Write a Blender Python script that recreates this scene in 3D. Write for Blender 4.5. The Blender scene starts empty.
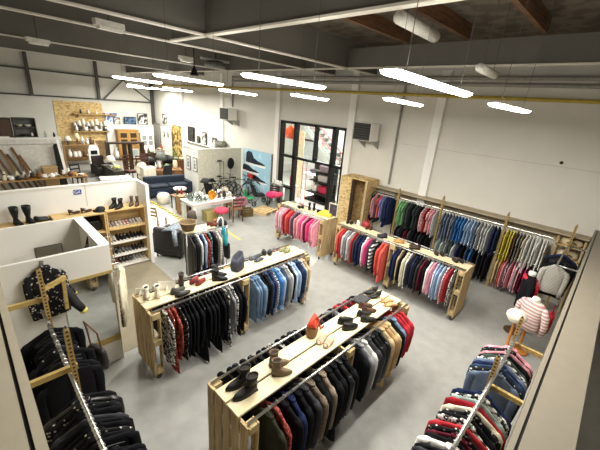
import bpy, math, random
from mathutils import Vector, Matrix
S = bpy.context.scene
COL = S.collection
PI = math.pi
rnd = random.Random(7)

# ------------------------------------------------------------------ helpers
def lin(h):
    h = h.lstrip('#')
    out = []
    for i in (0, 2, 4):
        c = int(h[i:i+2], 16) / 255
        out.append(c/12.92 if c <= .04045 else ((c+.055)/1.055)**2.4)
    return (*out, 1)

MATS = {}
def mat(hexc, rough=.7, metal=0, pat=None, hex2=None, scale=10, var=.12, emit=0, spec=.3, bump=0):
    key = (hexc, rough, metal, pat, hex2, scale, var, emit, bump)
    if key in MATS: return MATS[key]
    m = bpy.data.materials.new('surface_' + str(len(MATS)))
    m.use_nodes = True
    nt = m.node_tree; N = nt.nodes; L = nt.links
    b = N['Principled BSDF']
    b.inputs['Roughness'].default_value = rough
    b.inputs['Metallic'].default_value = metal
    b.inputs['Specular IOR Level'].default_value = spec
    c = lin(hexc)
    tc = N.new('ShaderNodeTexCoord')
    def ramp(src, c0, c1, p0=0, p1=1, const=False):
        r = N.new('ShaderNodeValToRGB')
        r.color_ramp.elements[0].color = c0; r.color_ramp.elements[1].color = c1
        r.color_ramp.elements[0].position = p0; r.color_ramp.elements[1].position = p1
        if const: r.color_ramp.interpolation = 'CONSTANT'
        L.new(src, r.inputs[0]); return r.outputs[0]
    def noise(sc, det=3, vec=None):
        n = N.new('ShaderNodeTexNoise'); n.inputs['Scale'].default_value = sc; n.inputs['Detail'].default_value = det
        L.new(vec or tc.outputs['Object'], n.inputs['Vector']); return n.outputs['Fac']
    def mapped(s):
        mp = N.new('ShaderNodeMapping'); mp.inputs['Scale'].default_value = s
        L.new(tc.outputs['Object'], mp.inputs['Vector']); return mp.outputs['Vector']
    dark = tuple(x*(1-var) for x in c[:3]) + (1,)
    lite = tuple(min(1, x*(1+var)) for x in c[:3]) + (1,)
    c2 = lin(hex2) if hex2 else dark
    hgt = None
    if pat is None:
        hgt = noise(scale); out = ramp(hgt, dark, lite, .3, .7)
    elif pat in ('stripe_z', 'stripe_x', 'stripe_y'):
        w = N.new('ShaderNodeTexWave'); w.wave_type = 'BANDS'; w.bands_direction = pat[-1].upper()
        w.inputs['Scale'].default_value = scale
        L.new(tc.outputs['Object'], w.inputs['Vector']); out = ramp(w.outputs['Fac'], c, c2, .45, .55)
    elif pat == 'spots':
        v = N.new('ShaderNodeTexVoronoi'); v.inputs['Scale'].default_value = scale
        L.new(tc.outputs['Object'], v.inputs['Vector']); out = ramp(v.outputs['Distance'], c2, c, .22, .3)
    elif pat == 'blotch':
        out = ramp(noise(scale, 4), c, c2, .47, .55)
    elif pat == 'check':
        k = N.new('ShaderNodeTexChecker'); k.inputs['Scale'].default_value = scale
        k.inputs['Color1'].default_value = c; k.inputs['Color2'].default_value = c2
        L.new(tc.outputs['Object'], k.inputs['Vector']); out = k.outputs['Color']
    elif pat in ('wood_x', 'wood_y', 'wood_z'):
        s = {'x': (1.2, 14, 14), 'y': (14, 1.2, 14), 'z': (14, 14, 1.2)}[pat[-1]]
        f = noise(scale*.25, 5, mapped(s)); hgt = f; out = ramp(f, c2, c, .3, .62)
    elif pat == 'osb':
        v = N.new('ShaderNodeTexVoronoi'); v.inputs['Scale'].default_value = scale
        v.inputs['Randomness'].default_value = 1
        mp = N.new('ShaderNodeMapping'); mp.inputs['Scale'].default_value = (1, 1, 2.2); mp.inputs['Rotation'].default_value = (.4, .5, .3)
        L.new(tc.outputs['Object'], mp.inputs['Vector']); L.new(mp.outputs['Vector'], v.inputs['Vector'])
        sp = N.new('ShaderNodeSeparateColor'); L.new(v.outputs['Color'], sp.inputs[0])
        out = ramp(sp.outputs[0], c2, c, .05, .6)
    elif pat == 'concrete':
        f1 = noise(.5, 6); f2 = noise(5, 6)
        mx = N.new('ShaderNodeMath'); mx.operation = 'MULTIPLY_ADD'
        L.new(f1, mx.inputs[0]); mx.inputs[1].default_value = .7
        m2 = N.new('ShaderNodeMath'); m2.operation = 'MULTIPLY'; L.new(f2, m2.inputs[0]); m2.inputs[1].default_value = .3
        L.new(m2.outputs[0], mx.inputs[2]); out = ramp(mx.outputs[0], c2, c, .36, .62)
    L.new(out, b.inputs['Base Color'])
    if bump and hgt is not None:
        bp = N.new('ShaderNodeBump'); bp.inputs['Strength'].default_value = bump; bp.inputs['Distance'].default_value = .01
        L.new(hgt, bp.inputs['Height']); L.new(bp.outputs[0], b.inputs['Normal'])
    if emit:
        L.new(out, b.inputs['Emission Color']); b.inputs['Emission Strength'].default_value = emit
    MATS[key] = m
    return m

def glass_mat(tint='#f2f7f6', amount=.12):
    key = ('glass', tint, amount)
    if key in MATS: return MATS[key]
    m = bpy.data.materials.new('clear_glass'); m.use_nodes = True
    nt = m.node_tree; nt.nodes.clear()
    o = nt.nodes.new('ShaderNodeOutputMaterial'); t = nt.nodes.new('ShaderNodeBsdfTransparent'); g = nt.nodes.new('ShaderNodeBsdfGlossy')
    t.inputs[0].default_value = lin(tint); g.inputs['Roughness'].default_value = .03
    mx = nt.nodes.new('ShaderNodeMixShader'); mx.inputs[0].default_value = amount
    nt.links.new(t.outputs[0], mx.inputs[1]); nt.links.new(g.outputs[0], mx.inputs[2]); nt.links.new(mx.outputs[0], o.inputs[0])
    MATS[key] = m
    return m

class MB:
    def __init__(s): s.v = []; s.f = []
    def add(s, vs, fs):
        n = len(s.v); s.v += [tuple(v) for v in vs]; s.f += [tuple(i+n for i in f) for f in fs]; return s
    def box(s, x0, y0, z0, x1, y1, z1):
        x0, x1 = sorted((x0, x1)); y0, y1 = sorted((y0, y1)); z0, z1 = sorted((z0, z1))
        return s.add([(x0,y0,z0),(x1,y0,z0),(x1,y1,z0),(x0,y1,z0),(x0,y0,z1),(x1,y0,z1),(x1,y1,z1),(x0,y1,z1)],
                     [(0,3,2,1),(4,5,6,7),(0,1,5,4),(1,2,6,5),(2,3,7,6),(3,0,4,7)])
    def bar(s, p, q, w, h, up=(0,0,1)):
        p = Vector(p); q = Vector(q); d = (q-p).normalized(); up = Vector(up)
        if abs(d.dot(up)) > .98: up = Vector((1,0,0))
        a = d.cross(up).normalized(); b = a.cross(d).normalized()
        a *= w/2; b *= h/2
        return s.add([p-a-b, p+a-b, p+a+b, p-a+b, q-a-b, q+a-b, q+a+b, q-a+b],
                     [(0,1,2,3),(7,6,5,4),(0,4,5,1),(1,5,6,2),(2,6,7,3),(3,7,4,0)])
    def loft(s, rings, cap=True, closed=True):
        n = len(rings[0]); vs = [v for r in rings for v in r]; fs = []
        for i in range(len(rings)-1):
            for j in range(n if closed else n-1):
                k = (j+1) % n
                fs.append((i*n+j, i*n+k, (i+1)*n+k, (i+1)*n+j))
        if cap and closed:
            fs.append(tuple(reversed(range(n)))); fs.append(tuple((len(rings)-1)*n+j for j in range(n)))
        return s.add(vs, fs)
    def tube(s, pts, r, n=8, cap=True):
        pts = [Vector(p) for p in pts]; rings = []
        rr = r if isinstance(r, (list, tuple)) else [r]*len(pts)
        ref = None
        for i, p in enumerate(pts):
            d = (pts[min(i+1, len(pts)-1)] - pts[max(i-1, 0)]).normalized()
            if ref is None or abs(ref.dot(d)) > .95:
                ref = Vector((0,0,1)) if abs(d.z) < .9 else Vector((1,0,0))
            a = d.cross(ref).normalized(); b = a.cross(d).normalized(); ref = b
            rings.append([p + a*rr[i]*math.cos(2*PI*k/n) + b*rr[i]*math.sin(2*PI*k/n) for k in range(n)])
        return s.loft(rings, cap)
    def lathe(s, prof, c=(0,0,0), n=14, sx=1, sy=1):
        return s.loft([[(c[0]+sx*r*math.cos(2*PI*k/n), c[1]+sy*r*math.sin(2*PI*k/n), c[2]+z) for k in range(n)] for r, z in prof])
    def ball(s, c, rx, ry, rz, n=12, m=7):
        rings = []
        for i in range(m+1):
            t = -PI/2 + PI*(i if 0 < i < m else (i + (.08 if i == 0 else -.08)))/m
            rings.append([(c[0]+rx*math.cos(t)*math.cos(2*PI*k/n), c[1]+ry*math.cos(t)*math.sin(2*PI*k/n), c[2]+rz*math.sin(t)) for k in range(n)])
        return s.loft(rings)
    def ring(s, c, R, r, axis='y', n=20, m=6):
        vs = []; fs = []
        for i in range(n):
            a = 2*PI*i/n
            for j in range(m):
                b = 2*PI*j/m; d = R + r*math.cos(b); h = r*math.sin(b)
                p = {'y': (d*math.cos(a), h, d*math.sin(a)), 'z': (d*math.cos(a), d*math.sin(a), h), 'x': (h, d*math.cos(a), d*math.sin(a))}[axis]
                vs.append((c[0]+p[0], c[1]+p[1], c[2]+p[2]))
        for i in range(n):
            for j in range(m):
                fs.append((i*m+j, ((i+1)%n)*m+j, ((i+1)%n)*m+(j+1)%m, i*m+(j+1)%m))
        return s.add(vs, fs)
    def prism(s, poly, y0, y1, plane='xz'):
        n = len(poly)
        def P(a, b, y): return {'xz': (a, y, b), 'yz': (y, a, b), 'xy': (a, b, y)}[plane]
        vs = [P(a, b, y0) for a, b in poly] + [P(a, b, y1) for a, b in poly]
        fs = [tuple(range(n)), tuple(reversed(range(n, 2*n)))] + [(i, n+i, n+(i+1)%n, (i+1)%n) for i in range(n)]
        return s.add(vs, fs)
    def build(s, name, m, parent=None, smooth=False, bevel=0, loc=None, rz=0, label=None):
        import bmesh
        me = bpy.data.meshes.new(name); me.from_pydata(s.v, [], s.f); me.update()
        bm = bmesh.new(); bm.from_mesh(me); bmesh.ops.recalc_face_normals(bm, faces=bm.faces); bm.to_mesh(me); bm.free()
        if smooth:
            for p in me.polygons: p.use_smooth = True
        me.materials.append(m)
        o = bpy.data.objects.new(name, me); COL.objects.link(o)
        if parent: o.parent = parent
        if loc: o.location = loc
        if rz: o.rotation_euler.z = rz
        if label: o['label'] = label
        if bevel:
            b = o.modifiers.new('edge', 'BEVEL'); b.width = bevel; b.segments = 2; b.limit_method = 'ANGLE'
        return o

def tag(o, label, cat, group=None, kind=None):
    o['label'] = label; o['category'] = cat
    if group: o['group'] = group
    if kind: o['kind'] = kind
    return o
def thing(name, label, cat, loc=(0,0,0), rz=0, group=None):
    o = bpy.data.objects.new(name, None); COL.objects.link(o); o.empty_display_size = .1
    o.location = loc; o.rotation_euler.z = rz
    return tag(o, label, cat, group)
def struct(name, mb, m, label=None, cat=None, **k):
    o = mb.build(name, m, **k); o['kind'] = 'structure'
    o['label'] = label or name.replace('_', ' '); o['category'] = cat or name.split('_')[0]
    return o
ORD = ['zeroth','first','second','third','fourth','fifth','sixth','seventh','eighth','ninth','tenth','eleventh','twelfth','thirteenth','fourteenth','fifteenth','sixteenth','seventeenth','eighteenth','nineteenth','twentieth']
TEN = ['','','twenty','thirty','forty']
def ordw(n):
    if n <= 20: return ORD[n]
    if n % 10 == 0: return {30:'thirtieth',40:'fortieth'}[n]
    return TEN[n//10] + '-' + ORD[n % 10]

# common materials
W_WALL = mat('#d9d5cb', .8, var=.03, scale=1.5)
W_BOARD = mat('#e6e3dc', .55, var=.02, scale=2)
W_PAINT = mat('#efece6', .5, var=.02)
PINE_X = mat('#dcc394', .65, pat='wood_x', hex2='#bd9a63', bump=.1)
PINE_Y = mat('#dcc394', .65, pat='wood_y', hex2='#bd9a63', bump=.1)
PINE_Z = mat('#c6b187', .7, pat='wood_z', hex2='#9f8358', bump=.1)
PLANK_X = mat('#dccfae', .6, pat='wood_x', hex2='#c6b48a')
OSB = mat('#dcc18b', .75, pat='osb', hex2='#b08d55', scale=11)
BLACK = mat('#141414', .5)
STEEL = mat('#b9b9b6', .3, metal=.9, var=.03)
GALV = mat('#a8a8a4', .45, metal=.6, var=.05)
DGREY = mat('#4a4845', .6)
DWOOD = mat('#3b2a20', .5, pat='wood_z', hex2='#24170f')
MWOOD = mat('#8a6038', .5, pat='wood_x', hex2='#5f3d20')

# ------------------------------------------------------------------ camera
F_PX = 326.66
def camera():
    y, t, r = [math.radians(a) for a in (43.129, 19.994, 4.67)]
    Fw = Vector((math.cos(t)*math.cos(y), math.cos(t)*math.sin(y), -math.sin(t)))
    Rt = Vector((math.sin(y), -math.cos(y), 0)); U = Rt.cross(Fw)
    R2 = math.cos(r)*Rt + math.sin(r)*U; U2 = -math.sin(r)*Rt + math.cos(r)*U
    cd = bpy.data.cameras.new('camera'); co = bpy.data.objects.new('camera', cd); COL.objects.link(co)
    cd.sensor_width = 36; cd.lens = F_PX/600*36; cd.clip_start = .05; cd.clip_end = 100
    m = Matrix((R2, U2, -Fw)).transposed().to_4x4(); m.translation = (0, 0, 4.2)
    co.matrix_world = m
    S.camera = co
camera()

# ------------------------------------------------------------------ the building
XW, YW, ZR = 9.8, 23.6, 6.1
struct('floor', MB().box(-3, -3, -.1, XW, YW, 0), mat('#a9a8a3', .32, pat='concrete', hex2='#8f8d88', spec=.4), 'grey painted concrete floor', 'floor')
struct('floor_patch', MB().box(1.3, 5.1, 0, 3.02, 8.25, .004), mat('#8f8670', .6, pat='concrete', hex2='#7d7360'), 'brown vinyl flooring in front of the shoe shelves', 'floor')
struct('floor_carpet', MB().box(1.0, 13.4, 0, 5.3, 23.5, .006), mat('#8d8a85', .9, var=.1, scale=30), 'grey carpeted aisle floor at the back', 'floor')
w = MB()   # right wall with the big glazed doorway left open (y 7.2..10.72, z 0..3.58)
w.box(XW, -3, 0, XW+.2, 7.2, ZR); w.box(XW, 10.72, 0, XW+.2, YW, ZR); w.box(XW, 7.2, 3.58, XW+.2, 10.72, ZR)
struct('wall_right', w, W_WALL, 'long off-white painted side wall', 'wall')
struct('wall_back', MB().box(-3, YW, 0, XW+.2, YW+.2, ZR), mat('#d2d0c8', .8, var=.04, scale=1), 'pale grey far end wall', 'wall')
struct('wall_left', MB().box(-3.2, -3, 0, -3, YW, ZR), W_WALL, 'off-white wall out of view on the left', 'wall')
struct('wall_front', MB().box(-3, -3.2, 0, XW, -3, ZR), W_WALL, 'off-white wall behind the viewpoint', 'wall')
struct('ceiling', MB().box(-3.2, -3.2, ZR, XW+.2, YW+.2, ZR+.1), mat('#625a4f', .9, pat='blotch', hex2='#4f473e', scale=3), 'dark unpainted roof sheeting', 'ceiling')

BEAM = mat('#65615a', .6, var=.05, scale=2)
FLANGE_LIT = mat('#d0cbbf', .5, var=.03)  # pale tone paints in the light reaching the beam undersides
def ibeam(p, q, z, depth, fw, n):
    w = MB().bar((p[0], p[1], z+depth/2), (q[0], q[1], z+depth/2), .05, depth)
    o = struct('ceiling_beam', w, BEAM, 'deep grey steel roof beam, ' + n, 'beam')
    MB().bar((p[0], p[1], z), (q[0], q[1], z), fw, .03).build('flange', FLANGE_LIT, o, label='lower flange coloured pale as lit from below')
ibeam((3.66, -3), (3.66, 7.6), 5.3, .7, .14, 'running towards the glazed doorway over the front lamps')
ibeam((8.2, -3), (8.2, 23.5), 5.3, .5, .14, 'the one nearest the long side wall')
ibeam((-3, 6.05), (9.8, 6.4), 5.3, .7, .14, 'crossing in front of the skylit bay')
ibeam((-3, 7.5), (9.8, 8.1), 5.3, .7, .12, 'second crossing beam')
ibeam((-3, 11.7), (9.8, 12.4), 5.3, .7, .1, 'third crossing beam')
ibeam((-3, 16.2), (9.8, 17.0), 5.3, .7, .1, 'fourth crossing beam')
JO = mat('#6b4a30', .8, pat='wood_x', hex2='#45301f')
for i, y in enumerate((-1.2, .25, 1.7, 3.1, 4.5)):
    struct('ceiling_joist', MB().box(3.7, y, 5.82, 8.15, y+.09, ZR), JO, 'brown timber roof joist, %s from the front' % ordw(i+1), 'joist')
# far wall bracing
TR = mat('#4c4b48', .5)
def post(p, q, w, n): struct('trim_' + n, MB().bar(p, q, w, w), TR, 'dark steel bracing on the far wall, ' + n.replace('_', ' '), 'bracing')
yb = YW-.1
post((3.28, yb, 3.6), (3.28, yb, ZR), .14, 'left_post'); post((6.5, yb, 3.6), (6.5, yb, ZR), .14, 'middle_post'); post((9.65, yb, 2.2), (9.65, yb, 5.0), .16, 'corner_post')
post((-3, yb, 3.64), (9.75, yb, 3.64), .08, 'lower_chord'); post((-3, yb, 5.0), (9.75, yb, 4.86), .08, 'upper_chord')
post((6.75, yb, 3.66), (7.95, yb, 4.86), .06, 'rising_diagonal'); post((7.95, yb, 4.86), (9.55, yb, 3.7), .06, 'falling_diagonal'); post((6.55, yb, 5.0), (6.75, yb-.02, 4.9), .04, 'short_stay')
# wall columns and conduits on the right wall
for i, (y, wd, lab) in enumerate(((7.08, .26, 'beside the glazed doorway'), (4.08, .24, 'behind the clothes rail'), (10.92, .24, 'at the far jamb of the doorway'), (15.2, .22, 'beyond the far heater'), (19.5, .22, 'near the back corner'))):
    struct('wall_column', MB().box(XW-.1, y-wd/2, 0, XW, y+wd/2, 5.4), W_PAINT, 'white painted wall column ' + lab, 'column')
for y, lab in ((5.28, 'beside the near heater'), (14.3, 'above the far heater')):
    tag(MB().tube([(XW-.04, y, 2.0 if y < 10 else 3.9), (XW-.04, y, 5.3)], .035).build('conduit', mat('#8f8b84', .5)), 'grey vertical conduit on the long wall ' + lab, 'conduit')
tag(MB().tube([(XW-.12, -1, 4.76), (XW-.12, YW-1, 4.76)], .045).build('gas_pipe', mat('#b09a3e', .5)), 'long yellow pipe running high along the side wall', 'pipe')
for z in (5.05, 5.2):
    tag(MB().tube([(XW-.25, -2, z), (XW-.25, 14, z)], .05).build('ceiling_duct', mat('#8c8880', .5)), ('lower' if z < 5.1 else 'upper') + ' grey service pipe above the yellow pipe', 'pipe')
# marks on the wall
tag(MB().lathe([(.04, 0), (.03, .01)], n=8).build('wall_hole', BLACK, loc=(XW-.012, 1.0, 3.42)), 'small dark knocked hole in the bare side wall', 'hole')
bpy.data.objects['wall_hole'].rotation_euler = (0, PI/2, 0)
bpy.data.objects['wall_hole'].rotation_euler = (0, -PI/2, 0)
bpy.data.objects['wall_hole'].location.x = XW
struct('trim_panel_joint', MB().box(XW-.006, -1, 3.32, XW, 5.1, 3.33), mat('#bdb8ad', .8), 'faint horizontal panel joint on the side wall', 'joint')

# lamps -------------------------------------------------------------
LAMP = bpy.data.materials.new('lamp_diffuser'); LAMP.use_nodes = True
_b = LAMP.node_tree.nodes['Principled BSDF']; _b.inputs['Emission Color'].default_value = (1, .97, .88, 1); _b.inputs['Emission Strength'].default_value = 20
def lamp(p, q, z, lab, power=52):
    p = Vector(p); q = Vector(q); L = (q-p).length; c = (p+q)/2
    t = thing('fluorescent_light', lab, 'ceiling light', (c.x, c.y, z), math.atan2(q.y-p.y, q.x-p.x), 'hanging fluorescent lights')
    MB().prism([(-.05, .018), (.05, .018), (.03, .035), (-.03, .035)], -L/2, L/2, 'yz').build('housing', W_PAINT, t)
    h = MB().loft([[(x, .075*math.cos(a), .016+.038*math.sin(a)) for a in [PI+PI*k/8 for k in range(9)]] for x in (-L/2+.02, L/2-.02)])
    h.build('diffuser', LAMP, t, smooth=False)
    for sx in (-1, 1):
        MB().tube([(sx*L*.36, 0, .035), (sx*L*.36, 0, ZR-z)], .003, 5).build('cable', DGREY, t)
    for nm, dz, rx, pw in (('lamp_glow', -.06, 0, power), ('lamp_uplight', .08, PI, power*.05)):
        ld = bpy.data.lights.new(nm, 'AREA'); ld.shape = 'RECTANGLE'; ld.size = L*.95; ld.size_y = .1; ld.energy = pw; ld.color = (1, .982, .905)
        lo = bpy.data.objects.new(nm, ld); COL.objects.link(lo); lo.parent = t; lo.location = (0, 0, dz); lo.rotation_euler.x = rx
lamp((2.06, 1.25), (4.0, 1.43), 4.45, 'bright fluorescent strip light, nearest and largest of the left column')
lamp((2.18, 2.98), (3.63, 3.2), 4.45, 'bright fluorescent strip light, second nearest of the left column')
lamp((2.14, 5.0), (3.65, 5.73), 4.45, 'bright fluorescent strip light, third in the left column')
lamp((2.4, 7.52), (3.62, 8.27), 4.45, 'bright fluorescent strip light, fourth in the left column')
lamp((4.3, 1.2), (6.2, 1.28), 4.375, 'small bright strip light in front of the bare side wall')
lamp((4.2, 2.5), (6.2, 3.0), 4.375, 'strip light hanging second from the right')
lamp((4.46, 4.6), (6.2, 5.3), 4.375, 'strip light hanging in front of the glazed doorway')
lamp((3.9, 6.1), (5.75, 7.4), 4.375, 'strip light hanging left of the glazed doorway')
lamp((4.33, 9.6), (6.2, 11.7), 4.375, 'strip light hanging near the far heater', 90)
lamp((4.1, 11.6), (5.1, 13.2), 4.4, 'strip light hanging left of the one near the far heater', 110)
lamp((6.2, 15.2), (7.8, 15.9), 4.42, 'added strip light brightening the desk area behind the display partition', 150)  # extra lamp, added because the back of the hall was too dark
lamp((6.4, 18.4), (7.7, 18.8), 4.45, 'added strip light brightening the chipboard panel', 230)  # extra lamp, added to put light on the far wall
lamp((7.6, 20.6), (9.0, 20.9), 4.48, 'farthest added strip light, brightening the back near the corner bracing', 150)  # extra lamp, added to brighten the back corner
FX = mat('#dad6cc', .5)
for x, y, z, L, r, lab in ((5.9, 3.13, 5.6, 1.5, .1, 'unlit white tube fitting up between the joists'), (6.65, 2.1, 5.0, 1.0, .07, 'unlit white tube fitting beside the wall-side beam')):
    t = thing('unlit_tube_fitting', lab, 'ceiling light', (x, y, z), .05)
    MB().tube([(-L/2, 0, 0), (L/2, 0, 0)], r, 12).build('tube', FX, t, smooth=True)
    for k in (-.35, .35): MB().tube([(L*k, 0, r*.8), (L*k, 0, ZR-z)], .006, 5).build('rod', DGREY, t)
for x, y, z, lab in ((2.2, 6.9, 5.2, 'largest white box fitting under the crossing beams at left'), (1.9, 11.3, 5.18, 'small white box fitting further back at left'), (5.2, 10.0, 5.2, 'white box fitting high above the table')):
    t = thing('ceiling_box', lab, 'fitting', (x, y, z), .2)
    MB().box(-.25, -.06, 0, .25, .06, .1).build('casing', FX, t, bevel=.01)
    MB().box(-.2, -.075, -.05, .2, .03, 0).build('lens', mat('#f0ede4', .3), t)
    MB().tube([(0, 0, .1), (0, 0, 6.1-z)], .012, 6).build('drop_rod', DGREY, t)
t = thing('roof_fan', 'dark round roof fan on a square bracket', 'fan', (6.3, 10.2, 5.15))
MB().lathe([(.3, 0), (.34, .05), (.34, .12), (.2, .18)], n=20).build('housing', DGREY, t)
MB().box(-.5, -.04, .18, .5, .04, .24).build('bracket', GALV, t)
MB().tube([(0, 0, .18), (0, 0, .92)], .03).build('drop_rod', DGREY, t)
t = thing('pendant_cone', 'dark cone hanging on a rod from the roof', 'pendant', (4.9, 9.0, 4.75))
MB().lathe([(.12, 0), (.03, .22), (.02, .25)], n=12).build('shade', BLACK, t)
MB().tube([(0, 0, .24), (0, 0, 1.3)], .015).build('rod', BLACK, t)

# wall heaters --------------------------------------------------------
def heater(y0, y1, z0, z1, lab):
    x0 = XW-.75
    t = thing('fan_heater', lab, 'heater', (XW, (y0+y1)/2, z0))
    d = (y1-y0)/2; h = z1-z0
    MB().box(-.68, -d, 0, -.2, d, h).build('casing', W_PAINT, t, bevel=.01)
    g = MB().box(-.7, -d+.02, .02, -.68, d-.02, h-.02); g.build('grille_back', mat('#2c2b2a', .5), t)
    s = MB()
    for k in range(7): s.bar((-.72, -d+.03, .05+k*(h-.1)/6), (-.72, d-.03, .05+k*(h-.1)/6), .05, .012, (.5, 0, 1))
    s.build('louvre', mat('#55534f', .5), t)
    for sy in (-1, 1):
        MB().prism([(-.5, 0), (0, 0), (0, -.28)], sy*d*.8-.015, sy*d*.8+.015).build('bracket', GALV, t)
heater(5.85, 6.5, 3.3, 3.86, 'white fan heater on the wall right of the doorway')
heater(13.7, 14.4, 3.3, 3.84, 'dark-louvred fan heater on the wall left of the doorway')

# glazed doorway ------------------------------------------------------
FR = mat('#161616', .4)
d1 = MB(); X0, X1 = XW-.06, XW+.14
def vert(y, w, z0=0, z1=3.58): d1.box(X0, y-w/2, z0, X1, y+w/2, z1)
vert(10.66, .12); vert(9.83, .14); vert(8.72, .07, 2.15); vert(7.8, .15); vert(7.26, .12)
d1.box(X0, 7.2, 3.48, X1, 10.72, 3.58); d1.box(X0, 7.2, 2.1, X1, 10.72, 2.2); d1.box(X0, 9.8, .75, X1, 10.7, .84); d1.box(X0, 9.8, 0, X1, 10.7, .1); d1.box(X0, 7.2, 0, X1, 7.8, .1)
door = struct('door_1', d1, FR, 'tall black-framed glazed doorway with its lower middle open', 'door')
GL = glass_mat(amount=.06)
for y0, y1, z0, z1 in ((9.9, 10.6, .84, 2.1), (9.9, 10.6, .1, .75), (9.9, 10.6, 2.2, 3.48), (8.76, 9.7, 2.2, 3.48), (7.97, 8.68, 2.2, 3.48), (7.32, 7.73, 2.2, 3.48), (7.32, 7.73, .1, 2.1)):
    MB().box(XW+.03, y0, z0, XW+.04, y1, z1).build('pane', GL, door)
# the room beyond
XR = 16
R = mat('#e8e6e0', .7, var=.02)
struct('floor_beyond', MB().box(XW, 5, -.1, XR, 16, 0), mat('#c9c7c3', .4, pat='concrete', hex2='#b7b5b0'), 'pale floor of the room beyond the doorway', 'floor')
struct('wall_beyond_back', MB().box(XR, 5, 0, XR+.1, 16, 4.5), R, 'white end wall of the room beyond', 'wall')
struct('wall_beyond_left', MB().box(XW+.2, 16, 0, XR, 16.1, 4.5), R, 'white left wall of the room beyond', 'wall')
struct('wall_beyond_right', MB().box(XW+.2, 4.9, 0, XR, 5, 4.5), R, 'white right wall of the room beyond', 'wall')
struct('ceiling_beyond', MB().box(XW+.2, 5, 4.5, XR, 16, 4.6), R, 'white ceiling of the room beyond', 'ceiling')
t = thing('room_fill_light', 'unseen ceiling panel added to brighten the room beyond the doorway', 'ceiling light', (12.6, 10.5, 4.42))  # added fill light, hidden above the lintel, whitens this room
MB().box(-1.2, -.3, 0, 1.2, .3, .08).build('frame', W_PAINT, t)
ld = bpy.data.lights.new('room_fill_glow', 'AREA'); ld.shape = 'RECTANGLE'; ld.size = 2.2; ld.size_y = 3; ld.energy = 480; ld.color = (1, .98, .93)
lo = bpy.data.objects.new('room_fill_glow', ld); COL.objects.link(lo); lo.parent = t; lo.location = (0, 0, -.04)
MB().box(-1.1, -.25, -.02, 1.1, .25, 0).build('diffuser', LAMP, t)
# staircase
t = thing('staircase', 'grey open staircase with a red handrail beyond the doorway', 'staircase', (13.2, 0, 0))
n = 14
tr = MB()
for k in range(n): tr.box(0, 13.0-.3*k, 3.55-.22*k, .9, 12.72-.3*k, 3.59-.22*k)
tr.build('treads', mat('#6f7472', .6), t)
for x in (0, .9):
    MB().bar((x, 13.0, 3.5), (x, 13.0-.3*n, 3.5-.22*n), .05, .24).build('stringer', mat('#9fa39f', .6), t)
MB().box(0, 13.0, 3.35, .9, 15.9, 3.55).build('landing', mat('#8a8f8c', .6), t)
RD = mat('#94383d', .4)
MB().tube([(-.02, 13.0, 4.4), (-.02, 13.0-.3*n, 4.4-.22*n)], .035).build('handrail', RD, t, label='red handrail')
rb = MB()
for k in range(0, n+1, 2): rb.tube([(-.02, 13.0-.3*k, 3.5-.22*k), (-.02, 13.0-.3*k, 4.4-.22*k)], .02, 6)
rb.tube([(-.02, 13.0, 3.95), (-.02, 13.0-.3*n, 3.95-.22*n)], .02, 6)
rb.build('balusters', RD, t)
# display gondola with baskets
t = thing('display_stand', 'black shelf stand holding bins beyond the open doorway', 'shelf', (11.9, 9.75, 0))
MB().box(-.04, -.7, 0, .04, .6, 1.65).build('back_panel', BLACK, t)
for z, dep in ((.42, .65), (.95, .45), (1.4, .4)):
    MB().box(-.04-dep, -.68, z-.02, -.04, .58, z+.02).build('shelf', BLACK, t)
MB().box(-.7, -.7, 0, .1, .6, .12).build('base', BLACK, t)
for (z, y, c, lab) in ((.44, -.25, '#c4304f', 'red plastic bin on the lowest shelf of the black stand'), (.97, -.15, '#a9a7a3', 'grey plastic bin on the middle shelf of the black stand'), (1.42, -.2, '#8d7f86', 'mauve bin on the top shelf of the black stand'), (.44, .28, '#ded9d2', 'white box on the lowest shelf of the black stand')):
    b = MB()
    hw = .25 if y < .1 else .12
    b.loft([[( -.17-k*.02, -hw-k*.02, zz), (.17+k*.02, -hw-k*.02, zz), (.17+k*.02, hw+k*.02, zz), (-.17-k*.02, hw+k*.02, zz)] for k, zz in ((0, 0), (1, .26))])
    b.loft([[( -.15, -hw, zz), (.15, -hw, zz), (.15, hw, zz), (-.15, hw, zz)] for zz in (.262, .29)])
    tag(b.build('storage_bin', mat(c, .5), loc=(11.66, 9.75+y, z)), lab, 'bin')
def extinguisher(x, y, z, lab):
    t = thing('fire_extinguisher', lab, 'fire extinguisher', (x, y, z))
    MB().lathe([(.07, 0), (.08, .03), (.08, .4), (.05, .48), (.03, .5)], n=14).build('cylinder', mat('#c5272d', .3), t, smooth=True)
    MB().lathe([(.03, .5), (.03, .56)], n=8).build('valve', BLACK, t); MB().tube([(.02, 0, .54), (.1, 0, .5), (.1, 0, .25)], .012, 6).build('hose', BLACK, t)
    MB().box(-.04, -.083, .15, .04, -.07, .3).build('label_plate', W_PAINT, t)
extinguisher(10.25, 10.3, .0, 'red fire extinguisher standing inside the left glass pane')
bpy.data.objects['fire_extinguisher'].location = (10.25, 10.35, .78)
t = thing('extinguisher_stand', 'low white box under the fire extinguisher', 'stand', (10.25, 10.35, 0)); MB().box(-.2, -.2, 0, .2, .2, .74).build('body', W_PAINT, t); MB().box(-.22, -.22, .74, .22, .22, .78).build('top', W_PAINT, t)
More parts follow.
